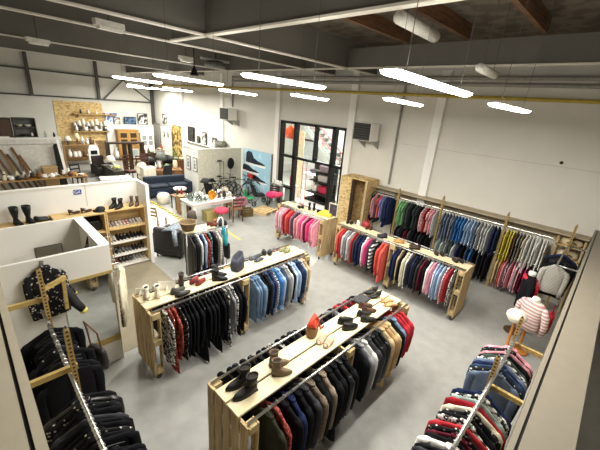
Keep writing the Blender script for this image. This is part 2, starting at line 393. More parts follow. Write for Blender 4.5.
# orange jacket, posters, trolley, side table in the beyond room
t = thing('orange_jacket', 'bright orange jacket hanging high behind the left pane', 'jacket', (10.4, 10.75, 3.35))
j = MB(); j.loft([[(.06*math.cos(a)*s, w*math.sin(a), z) for a in [2*PI*k/12 for k in range(12)]] for w, z, s in ((.06, 0, 1), (.2, -.1, 1.2), (.23, -.3, 1.4), (.3, -.55, 1.6))]); j.build('body', mat('#f0602c', .7), t, smooth=True)
MB().tube([(0, -.2, -.12), (0, -.3, -.35), (0, -.27, -.5)], [.06, .06, .05]).build('sleeve', mat('#f0602c', .7), t); MB().tube([(0, .2, -.12), (0, .3, -.35), (0, .27, -.5)], [.06, .06, .05]).build('sleeve', mat('#f0602c', .7), t)
MB().tube([(0, 0, 0), (0, 0, 1.2)], .008, 5).build('hanging_cord', DGREY, t)
t = thing('doorway_poster', 'tall yellow and white poster board behind the left pane', 'poster', (11.2, 11.2, 0))
MB().box(-.02, -.55, 0, .02, .1, 3.1).build('board', mat('#ebe6c4', .6), t); MB().box(-.03, -.1, .6, -.02, .08, 2.5).build('white_strip', W_PAINT, t)
t = thing('inner_door', 'brown-framed inner door open to a bright room', 'door', (14.4, 13.2, 0))
MB().box(0, -.6, 0, .08, -.5, 2.3).build('jamb', DWOOD, t); MB().box(0, .5, 0, .08, .6, 2.3).build('jamb', DWOOD, t); MB().box(0, -.6, 2.3, .08, .6, 2.4).build('lintel', DWOOD, t); MB().box(.02, -.5, 0, .06, .5, 2.3).build('door_leaf', mat('#c8cdd0', .4), t)
t = thing('goods_rack', 'blue-framed rack of goods beyond the right pane', 'rack', (14.6, 8.6, 0))
for y in (-.8, .8): MB().bar((0, y, 0), (0, y, 2.4), .06, .06).build('upright', mat('#56637a', .5), t)
for z in (.6, 1.2, 1.8, 2.38): MB().box(-.3, -.83, z-.02, .1, .83, z+.02).build('shelf', mat('#56637a', .5), t)
for i, (y, z, c) in enumerate(((-.6, 1.82, '#e0a526'), (-.2, 1.82, '#dcdcdc'), (.3, 1.82, '#b9c4d4'), (-.5, 1.22, '#3a4a66'), (0, 1.22, '#e4e2de'), (.5, 1.22, '#c96f2e'), (.6, 1.82, '#ffffff'), (.2, .62, '#666666'))):
    q = MB(); q.loft([[(-.2, -.14, z0), (.05, -.14, z0), (.05, .14, z0), (-.2, .14, z0)] for z0 in (0, .28)]); q.loft([[(-.12, -.08, z0), (0, -.08, z0), (0, .08, z0), (-.12, .08, z0)] for z0 in (.281, .34)])
    tag(q.build('goods_box', mat(c, .6), loc=(14.6, 8.6+y, z)), '%s packaged item on the blue-framed rack beyond the doorway, number %s by size of its place' % (['amber','light grey','pale blue','navy','cream','orange','white','dark grey'][i], ['one','two','three','four','five','six','seven','eight'][i]), 'box', 'goods on the rack beyond')['label'] = '%s packaged item on the blue-framed rack beyond the doorway' % ['amber','light grey','pale blue','navy','cream','orange','white','dark grey'][i]
t = thing('wire_stand', 'slim red wire stand in the open doorway', 'stand', (10.2, 9.55, 0))
for y in (-.12, .12): MB().tube([(0, y, 0), (0, y, 2.0)], .015, 6).build('upright', mat('#c96a5c', .4), t)
rr = MB()
for k in range(9): rr.tube([(0, -.12, .15+k*.22), (0, .12, .15+k*.22)], .009, 5)
rr.build('rungs', mat('#c96a5c', .4), t)
MB().box(-.18, -.2, 0, .18, .2, .03).build('base', mat('#c96a5c', .4), t)
t = thing('counter_table', 'white table with dark goods inside the far room', 'table', (13.0, 11.4, 0))
MB().box(-.4, -.9, .85, .4, .5, .9).build('tabletop', W_PAINT, t)
for x in (-.35, .35):
    for y in (-.85, .45): MB().bar((x, y, 0), (x, y, .85), .05, .05).build('leg', W_PAINT, t)
for i, (dy, c, nm) in enumerate(((-.5, '#20242c', 'black'), (.1, '#4a4a50', 'grey'))):
    tag(MB().ball((0, 0, .11), .2, .25, .11).build('folded_bag', mat(c, .7), loc=(13.0, 11.4+dy, .9), smooth=True), nm + ' folded bag on the white table beyond the doorway', 'bag')
# ------------------------------------------------------------------ garments
HANGER = mat('#d4d2cc', .3, metal=.5)
HANGER_B = mat('#1b1b1b', .4)
HANGER_W = mat('#c79a5e', .5, pat='wood_x', hex2='#a07740')
TOKENS = {}
def tok(c):
    """colour word -> (name words, material)"""
    return TOKENS[c]
def T_(k, words, hexc, **kw): TOKENS[k] = (words, dict(hexc=hexc, **kw))
for k, wd, hx in (('pk','light pink','#e79cac'),('hp','hot pink','#d6447f'),('dp','dusty pink','#c98c93'),('dr','dark red','#8f1f27'),('rd','red','#ad2f37'),('co','coral red','#cf5a50'),('mv','mauve','#8b6a7c'),('bk','black','#17171a'),('ch','charcoal','#3a3a3e'),('gy','mid grey','#85868a'),('lg','light grey','#bfc0be'),('wh','white','#e4e2dc'),('nv','navy','#222a4a'),('bl','bright blue','#3a6fa8'),('lb','light blue','#9db3cc'),('db','denim blue','#6b839d'),('dk','dark denim','#33455f'),('gn','light green','#7cae78'),('dg','dark green grey','#3d4a44'),('bg','beige','#c1a982'),('cr','cream','#ded6bd'),('mr','maroon','#5b1f2c'),('mg','magenta','#b32a63'),('ye','yellow','#d3c44e'),('tl','teal','#2f8f97'),('br','brown','#5a4334'),('ol','dark olive','#34352a'),('tn','tan','#b08e63'),('sg','sage grey','#8a9992'),('lc','lilac','#9a86c4'),('tp','taupe','#8a7b6c'),('bb','blue grey','#66748a')):
    T_(k, wd, hx, rough=.9, scale=9, spec=.1, var=.15)
T_('bws', 'black and white striped', '#17171a', rough=.9, pat='stripe_z', hex2='#e6e4de', scale=3.2)
T_('rws', 'red and white striped', '#c43240', rough=.9, pat='stripe_z', hex2='#ece8e2', scale=7)
T_('nws', 'navy pinstriped', '#222a4a', rough=.9, pat='stripe_z', hex2='#c9cfdd', scale=9)
T_('lbs', 'blue and white striped', '#7ea3cf', rough=.9, pat='stripe_x', hex2='#e8ecf2', scale=9)
T_('gck', 'grey checked', '#8e8f90', rough=.9, pat='check', hex2='#c9c8c4', scale=36)
T_('fl', 'black floral', '#151518', rough=.85, pat='spots', hex2='#cfc9c0', scale=26)
T_('rfl', 'red floral', '#6f2320', rough=.85, pat='blotch', hex2='#b3594c', scale=22)
T_('bwf', 'black and white patterned', '#1b1b1d', rough=.85, pat='blotch', hex2='#d8d5cf', scale=26)
T_('tlf', 'teal patterned', '#2a3d46', rough=.85, pat='blotch', hex2='#7fb8bd', scale=24)
T_('ppf', 'purple patterned', '#3a2a45', rough=.85, pat='blotch', hex2='#8c6f96', scale=24)
T_('crp', 'cream checked', '#cfc8b4', rough=.9, pat='check', hex2='#8d8a80', scale=30)
T_('lth', 'black leather', '#121214', rough=.35, spec=.5, scale=14)
T_('twd', 'brown tweed', '#6a5c50', rough=.95, pat='blotch', hex2='#857767', scale=60)
T_('gst', 'grey and cream striped', '#8a8a88', rough=.9, pat='stripe_z', hex2='#b9b4a8', scale=11)
NOUN = {'shirt': ('hanging_shirt', 'shirt'), 'jumper': ('hanging_jumper', 'jumper'), 'jacket': ('hanging_jacket', 'jacket'), 'coat': ('hanging_coat', 'coat'), 'tee': ('hanging_tshirt', 'short-sleeved top'), 'dress': ('hanging_dress', 'sleeveless dress'), 'trousers': ('hanging_trousers', 'trousers'), 'vest': ('hanging_top', 'sleeveless top')}
SPEC = {'shirt': (.86, .21, .020, .58), 'jumper': (.80, .22, .025, .56), 'jacket': (.90, .23, .032, .62), 'coat': (1.04, .23, .032, .64), 'tee': (.80, .21, .018, .2), 'dress': (1.0, .19, .020, 0), 'trousers': (1.0, .17, .022, 0), 'vest': (.7, .19, .018, 0)}
def spow(x, p): return math.copysign(abs(x)**p, x)
HMESH = {}
def hanger(parent, kind):
    if kind not in HMESH:
        m = MB()
        m.tube([(.0, 0, -.09), (0, 0, -.02), (.022, 0, .004), (.016, 0, .024), (-.004, 0, .03), (-.022, 0, .018)], .0036, 5)
        m.tube([(-.17, 0, -.165), (-.09, 0, -.125), (0, 0, -.088), (.09, 0, -.125), (.17, 0, -.165)], .006, 6)
        if kind == 'bar': m.tube([(-.17, 0, -.165), (.17, 0, -.165)], .005, 5)
        HMESH[kind] = m
    mt = {'plain': HANGER, 'black': HANGER_B, 'wood': HANGER_W, 'bar': HANGER_B}[kind]
    key = ('me', kind)
    if key not in HMESH:
        o = HMESH[kind].build('hanger', mt, parent); HMESH[key] = o.data
    else:
        o = bpy.data.objects.new('hanger', HMESH[key]); COL.objects.link(o); o.parent = parent
    return o
def garment(kind, ctok, label, loc, rz, group, tmax=1, lscale=1, wscale=1, hang=None, bump=True):
    words, kw = TOKENS[ctok]
    m = mat(**kw)
    L, hw, t, sl = SPEC[kind]
    L *= lscale*rnd.uniform(.94, 1.06); hw *= wscale*rnd.uniform(.94, 1.05); t = t*tmax*rnd.uniform(.85, 1.1)
    root = thing(NOUN[kind][0], label, {'trousers': 'trousers', 'jumper': 'jumper', 'tee': 'top', 'vest': 'top'}.get(kind, kind), loc, rz, group)
    ph = rnd.uniform(0, 6); k1 = rnd.uniform(16, 26); sway = rnd.uniform(-.02, .02)
    n = 18; mb = MB()
    if kind == 'trousers':
        hanger(root, 'bar')
        zs = [-.15, -.18, -.25, -.45, -.62, -L*.8]
        rings = []
        for i, z in enumerate(zs):
            w = hw*(.62 if i < 2 else .66+.05*math.sin(i+ph)); tt = t*(.5 if i == 0 else 1)
            rings.append([(w*spow(math.cos(a), .6)+sway*i/5, tt*spow(math.sin(a), .7)+.3*t*math.sin(k1*w*math.cos(a)+ph)*i/5, z) for a in [2*PI*j/n for j in range(n)]])
        mb.loft(rings)
        mb.build('trouser_leg', m, root, smooth=True)
        w2 = MB().box(-hw*.64, -t*1.02, -.23, hw*.64, t*1.02, -.18); w2.build('waistband', m, root, bevel=.008)
        return root
    hanger(root, hang or rnd.choice(('plain', 'plain', 'black', 'wood')))
    flare = {'dress': 1.35, 'coat': 1.06, 'jacket': 1.0, 'jumper': .98, 'shirt': 1.02, 'tee': 1.0, 'vest': 1.05}[kind]
    prof = [(-.072, .055, .55), (-.084, .07, .8), (-.108, hw*.5, .9), (-.155, hw*.88, .85), (-.195, hw*.98, .95), (-.28, hw*.93, 1.15), (-.42, hw*.9, 1.1), (-.42-(L-.42)*.5, hw*(.9+(flare-.9)*.5), 1.05), (-L+.03, hw*flare, 1.1), (-L, hw*flare*.99, .95)]
    rings = []
    for i, (z, w, tt) in enumerate(prof):
        am = max(0, i-3)/6
        rings.append([(w*spow(math.cos(a), .75)+sway*am, t*tt*spow(math.sin(a), .75)*(1+.25*am*math.sin(k1*w*math.cos(a)*1.7+ph*2))+0.5*t*am*math.sin(k1*w*math.cos(a)+ph+z*3), z + (.008*math.sin(3*a+ph) if i == len(prof)-1 else 0)) for a in [2*PI*j/n for j in range(n)]])
    mb.loft(rings)
    mb.build('body', m, root, smooth=True)
    if sl:
        for s in (-1, 1):
            sw = rnd.uniform(-.012, .012)
            if sl > .3:
                pts = [(s*hw*.86, 0, -.165), (s*hw*1.02, sw*.3, -.23), (s*(hw*1.05+.006), sw, -.36), (s*(hw*1.03), sw*1.3, -.165-sl*.75), (s*hw*1.0, sw*1.1, -.165-sl)]
                rr = [(.045, .9), (.052, 1), (.047, 1), (.042, .95), (.034, .85)]
            else:
                pts = [(s*hw*.84, 0, -.16), (s*hw*1.0, sw*.5, -.22), (s*(hw*1.08), sw, -.165-sl)]
                rr = [(.045, .9), (.06, 1), (.062, .9)]
            smb = MB(); rg = []
            for (p, (r, k)) in zip(pts, rr):
                rg.append([(p[0]+r*spow(math.cos(a), .9), p[1]+t*.98*k*spow(math.sin(a), .9), p[2]-(.25*s*r*math.cos(a) if p is pts[0] else 0)) for a in [2*PI*j/10 for j in range(10)]])
            smb.loft(rg); smb.build('sleeve', m, root, smooth=True)
    if kind in ('shirt', 'jacket', 'coat'):
        c = MB(); c.loft([[(r*math.cos(a), min(t, .034)*q*math.sin(a), z) for a in [2*PI*j/12 for j in range(12)]] for r, q, z in ((.085, 1.2, -.1), (.07, 1.1, -.06), (.06, 1.0, -.062), (.055, .7, -.085))])
        c.build('collar', m, root, smooth=True)
        # front placket
        MB().box(-.008, -t*1.12, -L+.05, .008, -t*.9, -.13).build('placket', m, root)
    return root
def rail_clothes(items, p0, p1, z, group, where, frm='from left', jit=6, tmax=1, lscale=1, wscale=1, hang=None, facing=0):
    """items 'tok:kind' spread evenly from p0 to p1 (x, y)"""
    seq = []
    for it in items.split():
        c, k = it.split(':'); seq.append((c, k))
    tot = {}; cnt = {}
    for q in seq: tot[q] = tot.get(q, 0)+1
    n = len(seq); ang = math.atan2(p1[1]-p0[1], p1[0]-p0[0])
    for i, q in enumerate(seq):
        f = (i+.5)/n
        x = p0[0]+(p1[0]-p0[0])*f; y = p0[1]+(p1[1]-p0[1])*f
        cnt[q] = cnt.get(q, 0)+1
        nm = TOKENS[q[0]][0] + ' ' + NOUN[q[1]][1]
        lab = '%s %s' % (nm, where) if tot[q] == 1 else '%s %s, %s %s' % (nm, where, ordw(cnt[q]), frm)
        garment(q[1], q[0], lab, (x, y, z), ang+PI/2+math.radians(rnd.uniform(-jit, jit))+facing, group, tmax, lscale, wscale, hang)

# ------------------------------------------------------------------ pallet racks
def pallet(parent, x, sgn, W, H, name='pallet'):
    """one pallet on edge; outer boards at x, body towards -sgn... local frame"""
    z0 = .09
    m = MB(); t = .14
    xs = lambda a, b: (x+sgn*a, x+sgn*b)
    n = 5
    bw = W/n*.8
    for k in range(n):
        y = W*(k+.5)/n; a, b = xs(0, .02); m.box(a, y-bw/2, z0, b, y+bw/2, H)
    for z in (z0+.04, (z0+H)/2, H-.1):
        a, b = xs(.02, .04); m.box(a, 0, z, b, W, z+.09)
        for y in (.05, W/2, W-.05):
            a, b = xs(.04, t-.02); m.box(a, y-.05, z, b, y+.05, z+.095)
    for y in (.05, W/2, W-.05):
        a, b = xs(t-.02, t); m.box(a, y-.05, z0, b, y+.05, H)
    o = m.build(name, PINE_Z, parent, bevel=.003)
    for y in (.06, W-.06):
        a = x+sgn*.07
        c = MB().ring((a, y, .04), .022, .018, 'y', 12, 6); c.tube([(a, y-.02, .04), (a, y+.02, .04)], .02, 8); c.bar((a, y, .05), (a, y, .09), .03, .02)
        c.build('caster', DGREY, o)
    return o
def pallet_rack(label, loc, rz, L, W, H=1.22, mids=(), rails=(0, 1), flip_last=True, group='pallet clothes racks', planks=2):
    t = thing('pallet_clothes_rack', label, 'clothes rack', loc, rz, group)
    pallet(t, 0, 1, W, H); pallet(t, L, -1, W, H)
    for x in mids: pallet(t, x-.07, 1, W, H, 'middle_pallet')
    y0 = .17; y1 = W-.17; g = .025; pw = (y1-y0-g*(planks-1))/planks
    for k in range(planks):
        MB().box(.0, y0+k*(pw+g), H, L, y0+k*(pw+g)+pw, H+.025).build('top_plank', PLANK_X, t, bevel=.003)
    for r in rails:
        y = .05 if r == 0 else W-.05
        MB().tube([(.03, y, H+.016), (L-.03, y, H+.016)], .016, 10).build('rail', STEEL, t, smooth=True)
    return t
HT = 1.22
# rack C: left of the aisle, long side along x
pallet_rack('long pallet rack with black clothes on its near half and denim on its far half', (1.45, 4.13, 0), 0, 3.38, .72, HT, mids=(1.69,))
pallet_rack('long pallet rack nearest the viewpoint, dark jackets, topped with boots and a red bag', (1.43, 1.80, 0), 0, 3.33, .77, HT, mids=(1.7,))
pallet_rack('long pallet rack in front of the wall rail, with a black and white striped jumper', (6.85, 5.05, 0), -PI/2, 3.42, .62, HT, mids=(1.72,))
pallet_rack('short pallet rack full of pink and red tops in front of the doorway', (6.74, 7.38, 0), -PI/2, 1.95, .68, HT)
ZH = HT+.016
# clothes on the near long rack (D)
rail_clothes('ol:jacket rfl:jumper bk:jacket nv:jacket bk:jacket ch:jacket twd:jacket bk:jacket tp:jacket bk:coat bk:jacket lth:jacket bk:jacket', (1.68, 1.85), (3.05, 1.85), ZH, 'jackets on the nearest pallet rack', "on nearest rack's front-left rail", tmax=1.15)
rail_clothes('bk:jacket gy:jacket wh:shirt ch:jacket lth:jacket bk:jacket lth:jacket bg:coat tn:jacket bg:jacket bk:jacket db:jacket rd:jumper rd:jumper rd:jumper', (3.25, 1.85), (4.6, 1.85), ZH, 'jackets on the nearest pallet rack', "on nearest rack's front-right rail", tmax=1.05)
rail_clothes('bk:jumper bk:jumper ch:jumper bk:jumper fl:shirt bk:jumper bk:shirt bwf:shirt bk:jumper bk:jumper ch:jumper bk:shirt', (1.66, 2.52), (3.05, 2.52), ZH, 'dark tops on the far rail of the nearest rack', "on nearest rack's back-left rail")
rail_clothes('ch:jumper bk:jumper bk:shirt gy:jumper bk:jumper rd:jumper mr:jumper rd:shirt bk:jumper bk:jumper', (3.3, 2.52), (4.5, 2.52), ZH, 'dark tops on the far rail of the nearest rack', "on nearest rack's back-right rail")
# rack C
rail_clothes('bwf:shirt rfl:dress rfl:shirt fl:shirt bk:shirt bk:shirt bk:jumper bk:jumper bk:dress bk:shirt bk:jumper bk:shirt bk:dress bk:jumper bk:shirt bwf:dress gy:shirt bwf:shirt bk:shirt bk:jumper', (1.64, 4.18), (3.02, 4.18), ZH, 'black tops on the left pallet rack', "on left rack's front-left rail", lscale=1.14)
rail_clothes('db:shirt db:shirt db:jacket bk:shirt bk:shirt dk:shirt nv:shirt nws:shirt bl:shirt lb:shirt dk:shirt gy:shirt lg:shirt bk:shirt lbs:shirt lb:shirt nv:shirt dk:shirt gck:shirt bg:shirt', (3.24, 4.18), (4.66, 4.18), ZH, 'denim and blue shirts on the left pallet rack', "on left rack's front-right rail", lscale=1.05)
rail_clothes('bk:jumper ch:jumper bk:jumper gy:jumper bk:shirt bk:jumper ch:jumper bk:jumper mr:jumper bk:jumper', (1.7, 4.8), (3.0, 4.8), ZH, 'dark tops on the back of the left rack', "on left rack's back-left rail")
rail_clothes('bk:jumper dr:jumper bk:jumper ch:jumper bk:shirt gy:jumper bk:jumper dr:shirt', (3.3, 4.8), (4.6, 4.8), ZH, 'dark tops on the back of the left rack', "on left rack's back-right rail")
# rack A (pinks): seen side faces -x
rail_clothes('pk:jumper lg:shirt pk:shirt dr:jumper co:jumper rd:jumper mv:jumper ch:shirt dp:jumper pk:jumper hp:jumper pk:shirt mr:jumper hp:jumper dp:shirt pk:jumper', (6.79, 7.2), (6.79, 5.6), ZH, 'pink and red tops', 'on the pink pallet rack', tmax=.95)
# rack B
rail_clothes('co:jumper rd:jumper lg:jumper gy:shirt lg:shirt rd:shirt ch:jumper nv:shirt nv:jumper wh:shirt hp:jumper ch:shirt bws:jumper bk:shirt co:shirt co:coat', (6.9, 4.88), (6.9, 3.46), ZH, 'coloured jumpers on the middle pallet rack', "on striped-jumper rack's left half", tmax=.95)
rail_clothes('nv:jumper nv:shirt bg:shirt bk:shirt cr:shirt wh:shirt ch:jumper nv:jumper bk:jumper ch:shirt mr:jumper bk:shirt wh:jumper pk:shirt lbs:shirt lb:shirt lb:jumper rws:shirt rd:shirt bwf:shirt', (6.9, 3.24), (6.9, 1.8), ZH, 'shirts on the middle pallet rack', "on striped-jumper rack's right half", tmax=.8)
rail_clothes('bk:jumper bwf:dress bwf:shirt bws:shirt', (7.42, 2.3), (7.42, 1.8), ZH, 'patterned tops at the back of the middle rack', "on striped-jumper rack's back rail")

# ------------------------------------------------------------------ L-shaped half walls in front of the viewpoint
HW = 2.07
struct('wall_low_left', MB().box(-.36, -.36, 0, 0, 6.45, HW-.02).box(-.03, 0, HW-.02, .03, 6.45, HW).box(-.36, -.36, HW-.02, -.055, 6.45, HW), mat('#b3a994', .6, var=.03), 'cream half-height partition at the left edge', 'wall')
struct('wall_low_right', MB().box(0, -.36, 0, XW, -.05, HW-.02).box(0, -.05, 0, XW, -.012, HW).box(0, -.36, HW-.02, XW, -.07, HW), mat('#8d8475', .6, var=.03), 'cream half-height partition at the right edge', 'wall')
struct('trim_slot_left', MB().box(-.056, 0, HW-.03, -.03, 6.4, HW-.012), BLACK, 'dark groove along the left partition top', 'trim')
struct('trim_slot_right', MB().box(.1, -.07, HW-.03, XW, -.05, HW-.012), BLACK, 'dark groove along the right partition top', 'trim')
# timber perforated uprights, brackets, rails
PERF = bpy.data.materials.new('perforated_timber'); PERF.use_nodes = True
def perf():
    nt = PERF.node_tree; N = nt.nodes; L = nt.links; b = N['Principled BSDF']; b.inputs['Roughness'].default_value = .5
    tc = N.new('ShaderNodeTexCoord'); sp = N.new('ShaderNodeSeparateXYZ'); L.new(tc.outputs['Object'], sp.inputs[0])
    def mth(op, a, v=None):
        n = N.new('ShaderNodeMath'); n.operation = op
        L.new(a, n.inputs[0])
        if v is not None:
            if isinstance(v, (int, float)): n.inputs[1].default_value = v
            else: L.new(v, n.inputs[1])
        return n.outputs[0]
    fz = mth('SUBTRACT', mth('FRACT', mth('MULTIPLY', sp.outputs['Z'], 22)), .5)
    zz = mth('MULTIPLY', fz, fz); fx = mth('MULTIPLY', sp.outputs['X'], 22); xx = mth('MULTIPLY', fx, fx)
    fy = mth('MULTIPLY', sp.outputs['Y'], 22); yy = mth('MULTIPLY', fy, fy)
    mn = mth('MINIMUM', xx, yy)
    d = mth('LESS_THAN', mth('ADD', zz, mn), .07)
    mx = N.new('ShaderNodeMix'); mx.data_type = 'RGBA'; L.new(d, mx.inputs[0]); mx.inputs[6].default_value = lin('#ab8f57'); mx.inputs[7].default_value = lin('#3c2a14')
    L.new(mx.outputs[2], b.inputs['Base Color'])
perf()
def upright(parent, x, y, z0, z1, w=.045):
    m = MB().box(-w/2, -w/2, z0, w/2, w/2, z1-.05)
    m.loft([[(-w/2, -w/2, z1-.05), (w/2, -w/2, z1-.05), (w/2, w/2, z1-.05), (-w/2, w/2, z1-.05)], [(-.004, -.004, z1), (.004, -.004, z1), (.004, .004, z1), (-.004, .004, z1)]])
    return m.build('upright', PERF, parent, loc=(x, y, 0))
BRK = mat('#bda468', .5, pat='wood_x', hex2='#9b8048')
ZR1 = 1.6
t = thing('partition_clothes_rail', 'timber and steel rail packed with black clothes along the left partition', 'clothes rail', (0, 0, 0))
MB().tube([(.33, 1.2, ZR1), (.33, 4.5, ZR1)], .018, 10).build('rail', STEEL, t, smooth=True)
for y, z1, zb in ((4.34, 2.27, 1.82), (3.14, 2.17, 1.66), (1.1, 2.17, 1.66)):
    upright(t, .36, y, 0, z1); MB().bar((.03, y+.05, zb), (.4, y+.05, zb), .04, .055).build('bracket', BRK, t)
b = MB(); b.bar((.38, 4.42, 1.93), (.62, 4.55, 1.95), .04, .05); b.bar((.6, 4.56, 1.97), (.58, 4.56, 1.5), .04, .04); b.build('arm', BRK, t)
rail_clothes('bk:jumper bk:trousers bk:trousers lth:trousers bk:dress bk:trousers fl:dress bk:jumper lth:trousers bk:trousers bk:jumper bk:dress bk:shirt', (.33, 4.2), (.33, 3.3), ZR1, 'black clothes on the left partition rail', "beyond left partition rail's near post", 'from far end', jit=9, tmax=.95, wscale=1.15, hang='plain')
rail_clothes('bk:jumper lth:jacket fl:shirt bk:jumper bk:shirt ch:jumper bk:jumper bk:shirt fl:shirt bk:shirt bk:jumper lth:trousers bk:shirt bk:jumper bk:shirt bwf:shirt bk:jumper wh:shirt', (.33, 2.94), (.33, 1.9), ZR1, 'black clothes on the left partition rail', "below left partition rail's near post", 'from the post', jit=9, tmax=.95, wscale=1.15, hang='plain')
t = thing('partition_clothes_rail', 'timber and steel rail of mixed tops along the right partition', 'clothes rail', (0, 0, 0))
MB().tube([(2.1, .31, 1.56), (4.85, .31, 1.56)], .018, 10).build('rail', STEEL, t, smooth=True)
for x, z1, zb in ((3.64, 1.86, 1.4), (4.72, 1.86, 1.4)):
    upright(t, x, .33, 0, z1); MB().bar((x+.05, .0, zb), (x+.05, .35, zb), .04, .055).build('bracket', BRK, t)
rail_clothes('pk:shirt fl:shirt dp:jumper bk:jumper dg:jumper bwf:shirt bb:jumper nv:jumper dk:shirt fl:shirt bb:shirt', (4.5, .31), (3.8, .31), 1.56, 'mixed tops on the right partition rail', "on right partition rail's far section", 'from far end', jit=9, wscale=1.1, hang='plain')
rail_clothes('nv:shirt bwf:shirt sg:jumper dr:jumper cr:jumper fl:shirt bk:jumper bwf:shirt rd:jumper fl:shirt mr:shirt bk:shirt wh:jacket bk:jumper ch:shirt bk:jumper fl:jumper', (3.42, .31), (2.2, .31), 1.56, 'mixed tops on the right partition rail', "on right partition rail's near section", 'from the post', jit=9, wscale=1.1, hang='plain')

# ------------------------------------------------------------------ wall rack on the side wall
t = thing('long_clothes_rack', 'long two-level clothes rack with a shelf board along the side wall', 'clothes rack', (0, 0, 0))
MB().box(XW-.36, -.0, 1.85, XW-.003, 5.75, 1.89).build('shelf_board', mat('#b5a78e', .6, pat='wood_y', hex2='#93856d'), t, bevel=.003)
MB().box(XW-.03, -.0, 1.60, XW-.002, 5.0, 1.85).build('back_board', mat('#b5a78e', .6, pat='wood_y', hex2='#93856d'), t)
for y, z1 in ((4.63, 2.05), (3.27, 2.14), (1.63, 2.12), (.3, 2.2)):
    upright(t, 9.33, y, 0, z1, .05)
    MB().bar((9.33, y, 1.82), (XW-.003, y, 1.82), .04, .05).build('bracket', BRK, t)
    MB().bar((9.33, y, 1.02), (XW-.003, y, 1.02), .04, .05).build('bracket', BRK, t)
MB().tube([(9.37, .62, 1.74), (9.37, 4.68, 1.74)], .014, 8).build('top_rail', STEEL, t)
MB().tube([(9.37, .62, .98), (9.37, 4.68, .98)], .014, 8).build('bottom_rail', STEEL, t)
t = thing('garment_stand', 'black rounded metal clothes stand at the left end of the wall rack', 'clothes rail', (9.33, 5.13, 0))
MB().tube([(0, -.44, .04), (0, -.44, 1.66), (0, -.36, 1.74), (0, .36, 1.74), (0, .44, 1.66), (0, .44, .04)], .018, 8).build('frame', BLACK, t, smooth=True)
for y in (-.44, .44): MB().bar((-.25, y, .03), (.25, y, .03), .03, .03).build('foot', BLACK, t)
G = 'clothes on the wall rack'
rail_clothes('bk:dress dp:shirt ch:dress co:tee lc:tee db:shirt nv:coat nv:coat nv:jacket', (9.33, 5.5), (9.33, 4.76), 1.74, G, 'on the black metal clothes stand', tmax=.9)
rail_clothes('gn:tee gn:shirt gn:tee ch:shirt dg:shirt bk:shirt dg:tee ch:tee bk:tee rws:shirt dr:tee rws:tee pk:tee lg:shirt', (9.37, 4.56), (9.37, 3.32), 1.74, G, 'on the upper wall rail, left section', tmax=.95)
rail_clothes('gy:tee bb:tee bb:shirt gy:shirt bb:tee bl:tee bl:tee bl:jumper lb:tee lb:tee lbs:tee db:tee gck:tee lg:tee lg:tee lg:shirt nv:jumper nv:jumper', (9.37, 3.2), (9.37, 1.7), 1.74, G, 'on the upper wall rail, middle section', tmax=.9)
rail_clothes('ye:shirt ye:dress ye:shirt br:shirt gy:tee tp:tee cr:tee wh:shirt wh:dress wh:shirt wh:tee wh:shirt wh:tee', (9.37, 1.56), (9.37, .66), 1.74, G, 'on the upper wall rail, right section', tmax=.8)
rail_clothes('bk:shirt ch:shirt bk:jumper mr:shirt ch:jumper bk:shirt bk:jumper ch:shirt bk:shirt bk:jumper', (9.37, 4.5), (9.37, 3.4), .98, G, 'on the lower wall rail, left section', tmax=.95)
rail_clothes('sg:jumper lg:shirt sg:shirt dg:jumper lg:jumper nv:jumper bk:shirt dk:jumper bl:shirt bk:jumper ch:shirt bk:shirt bk:jumper', (9.37, 3.15), (9.37, 1.72), .98, G, 'on the lower wall rail, middle section', tmax=.95)
rail_clothes('bg:jumper tp:shirt co:shirt pk:shirt bwf:shirt dp:jumper pk:jumper lg:shirt pk:shirt mr:shirt mg:jumper mr:jumper bk:shirt bk:jumper bk:dress', (9.37, 1.56), (9.37, .62), .98, G, 'on the lower wall rail, right section', tmax=.8)
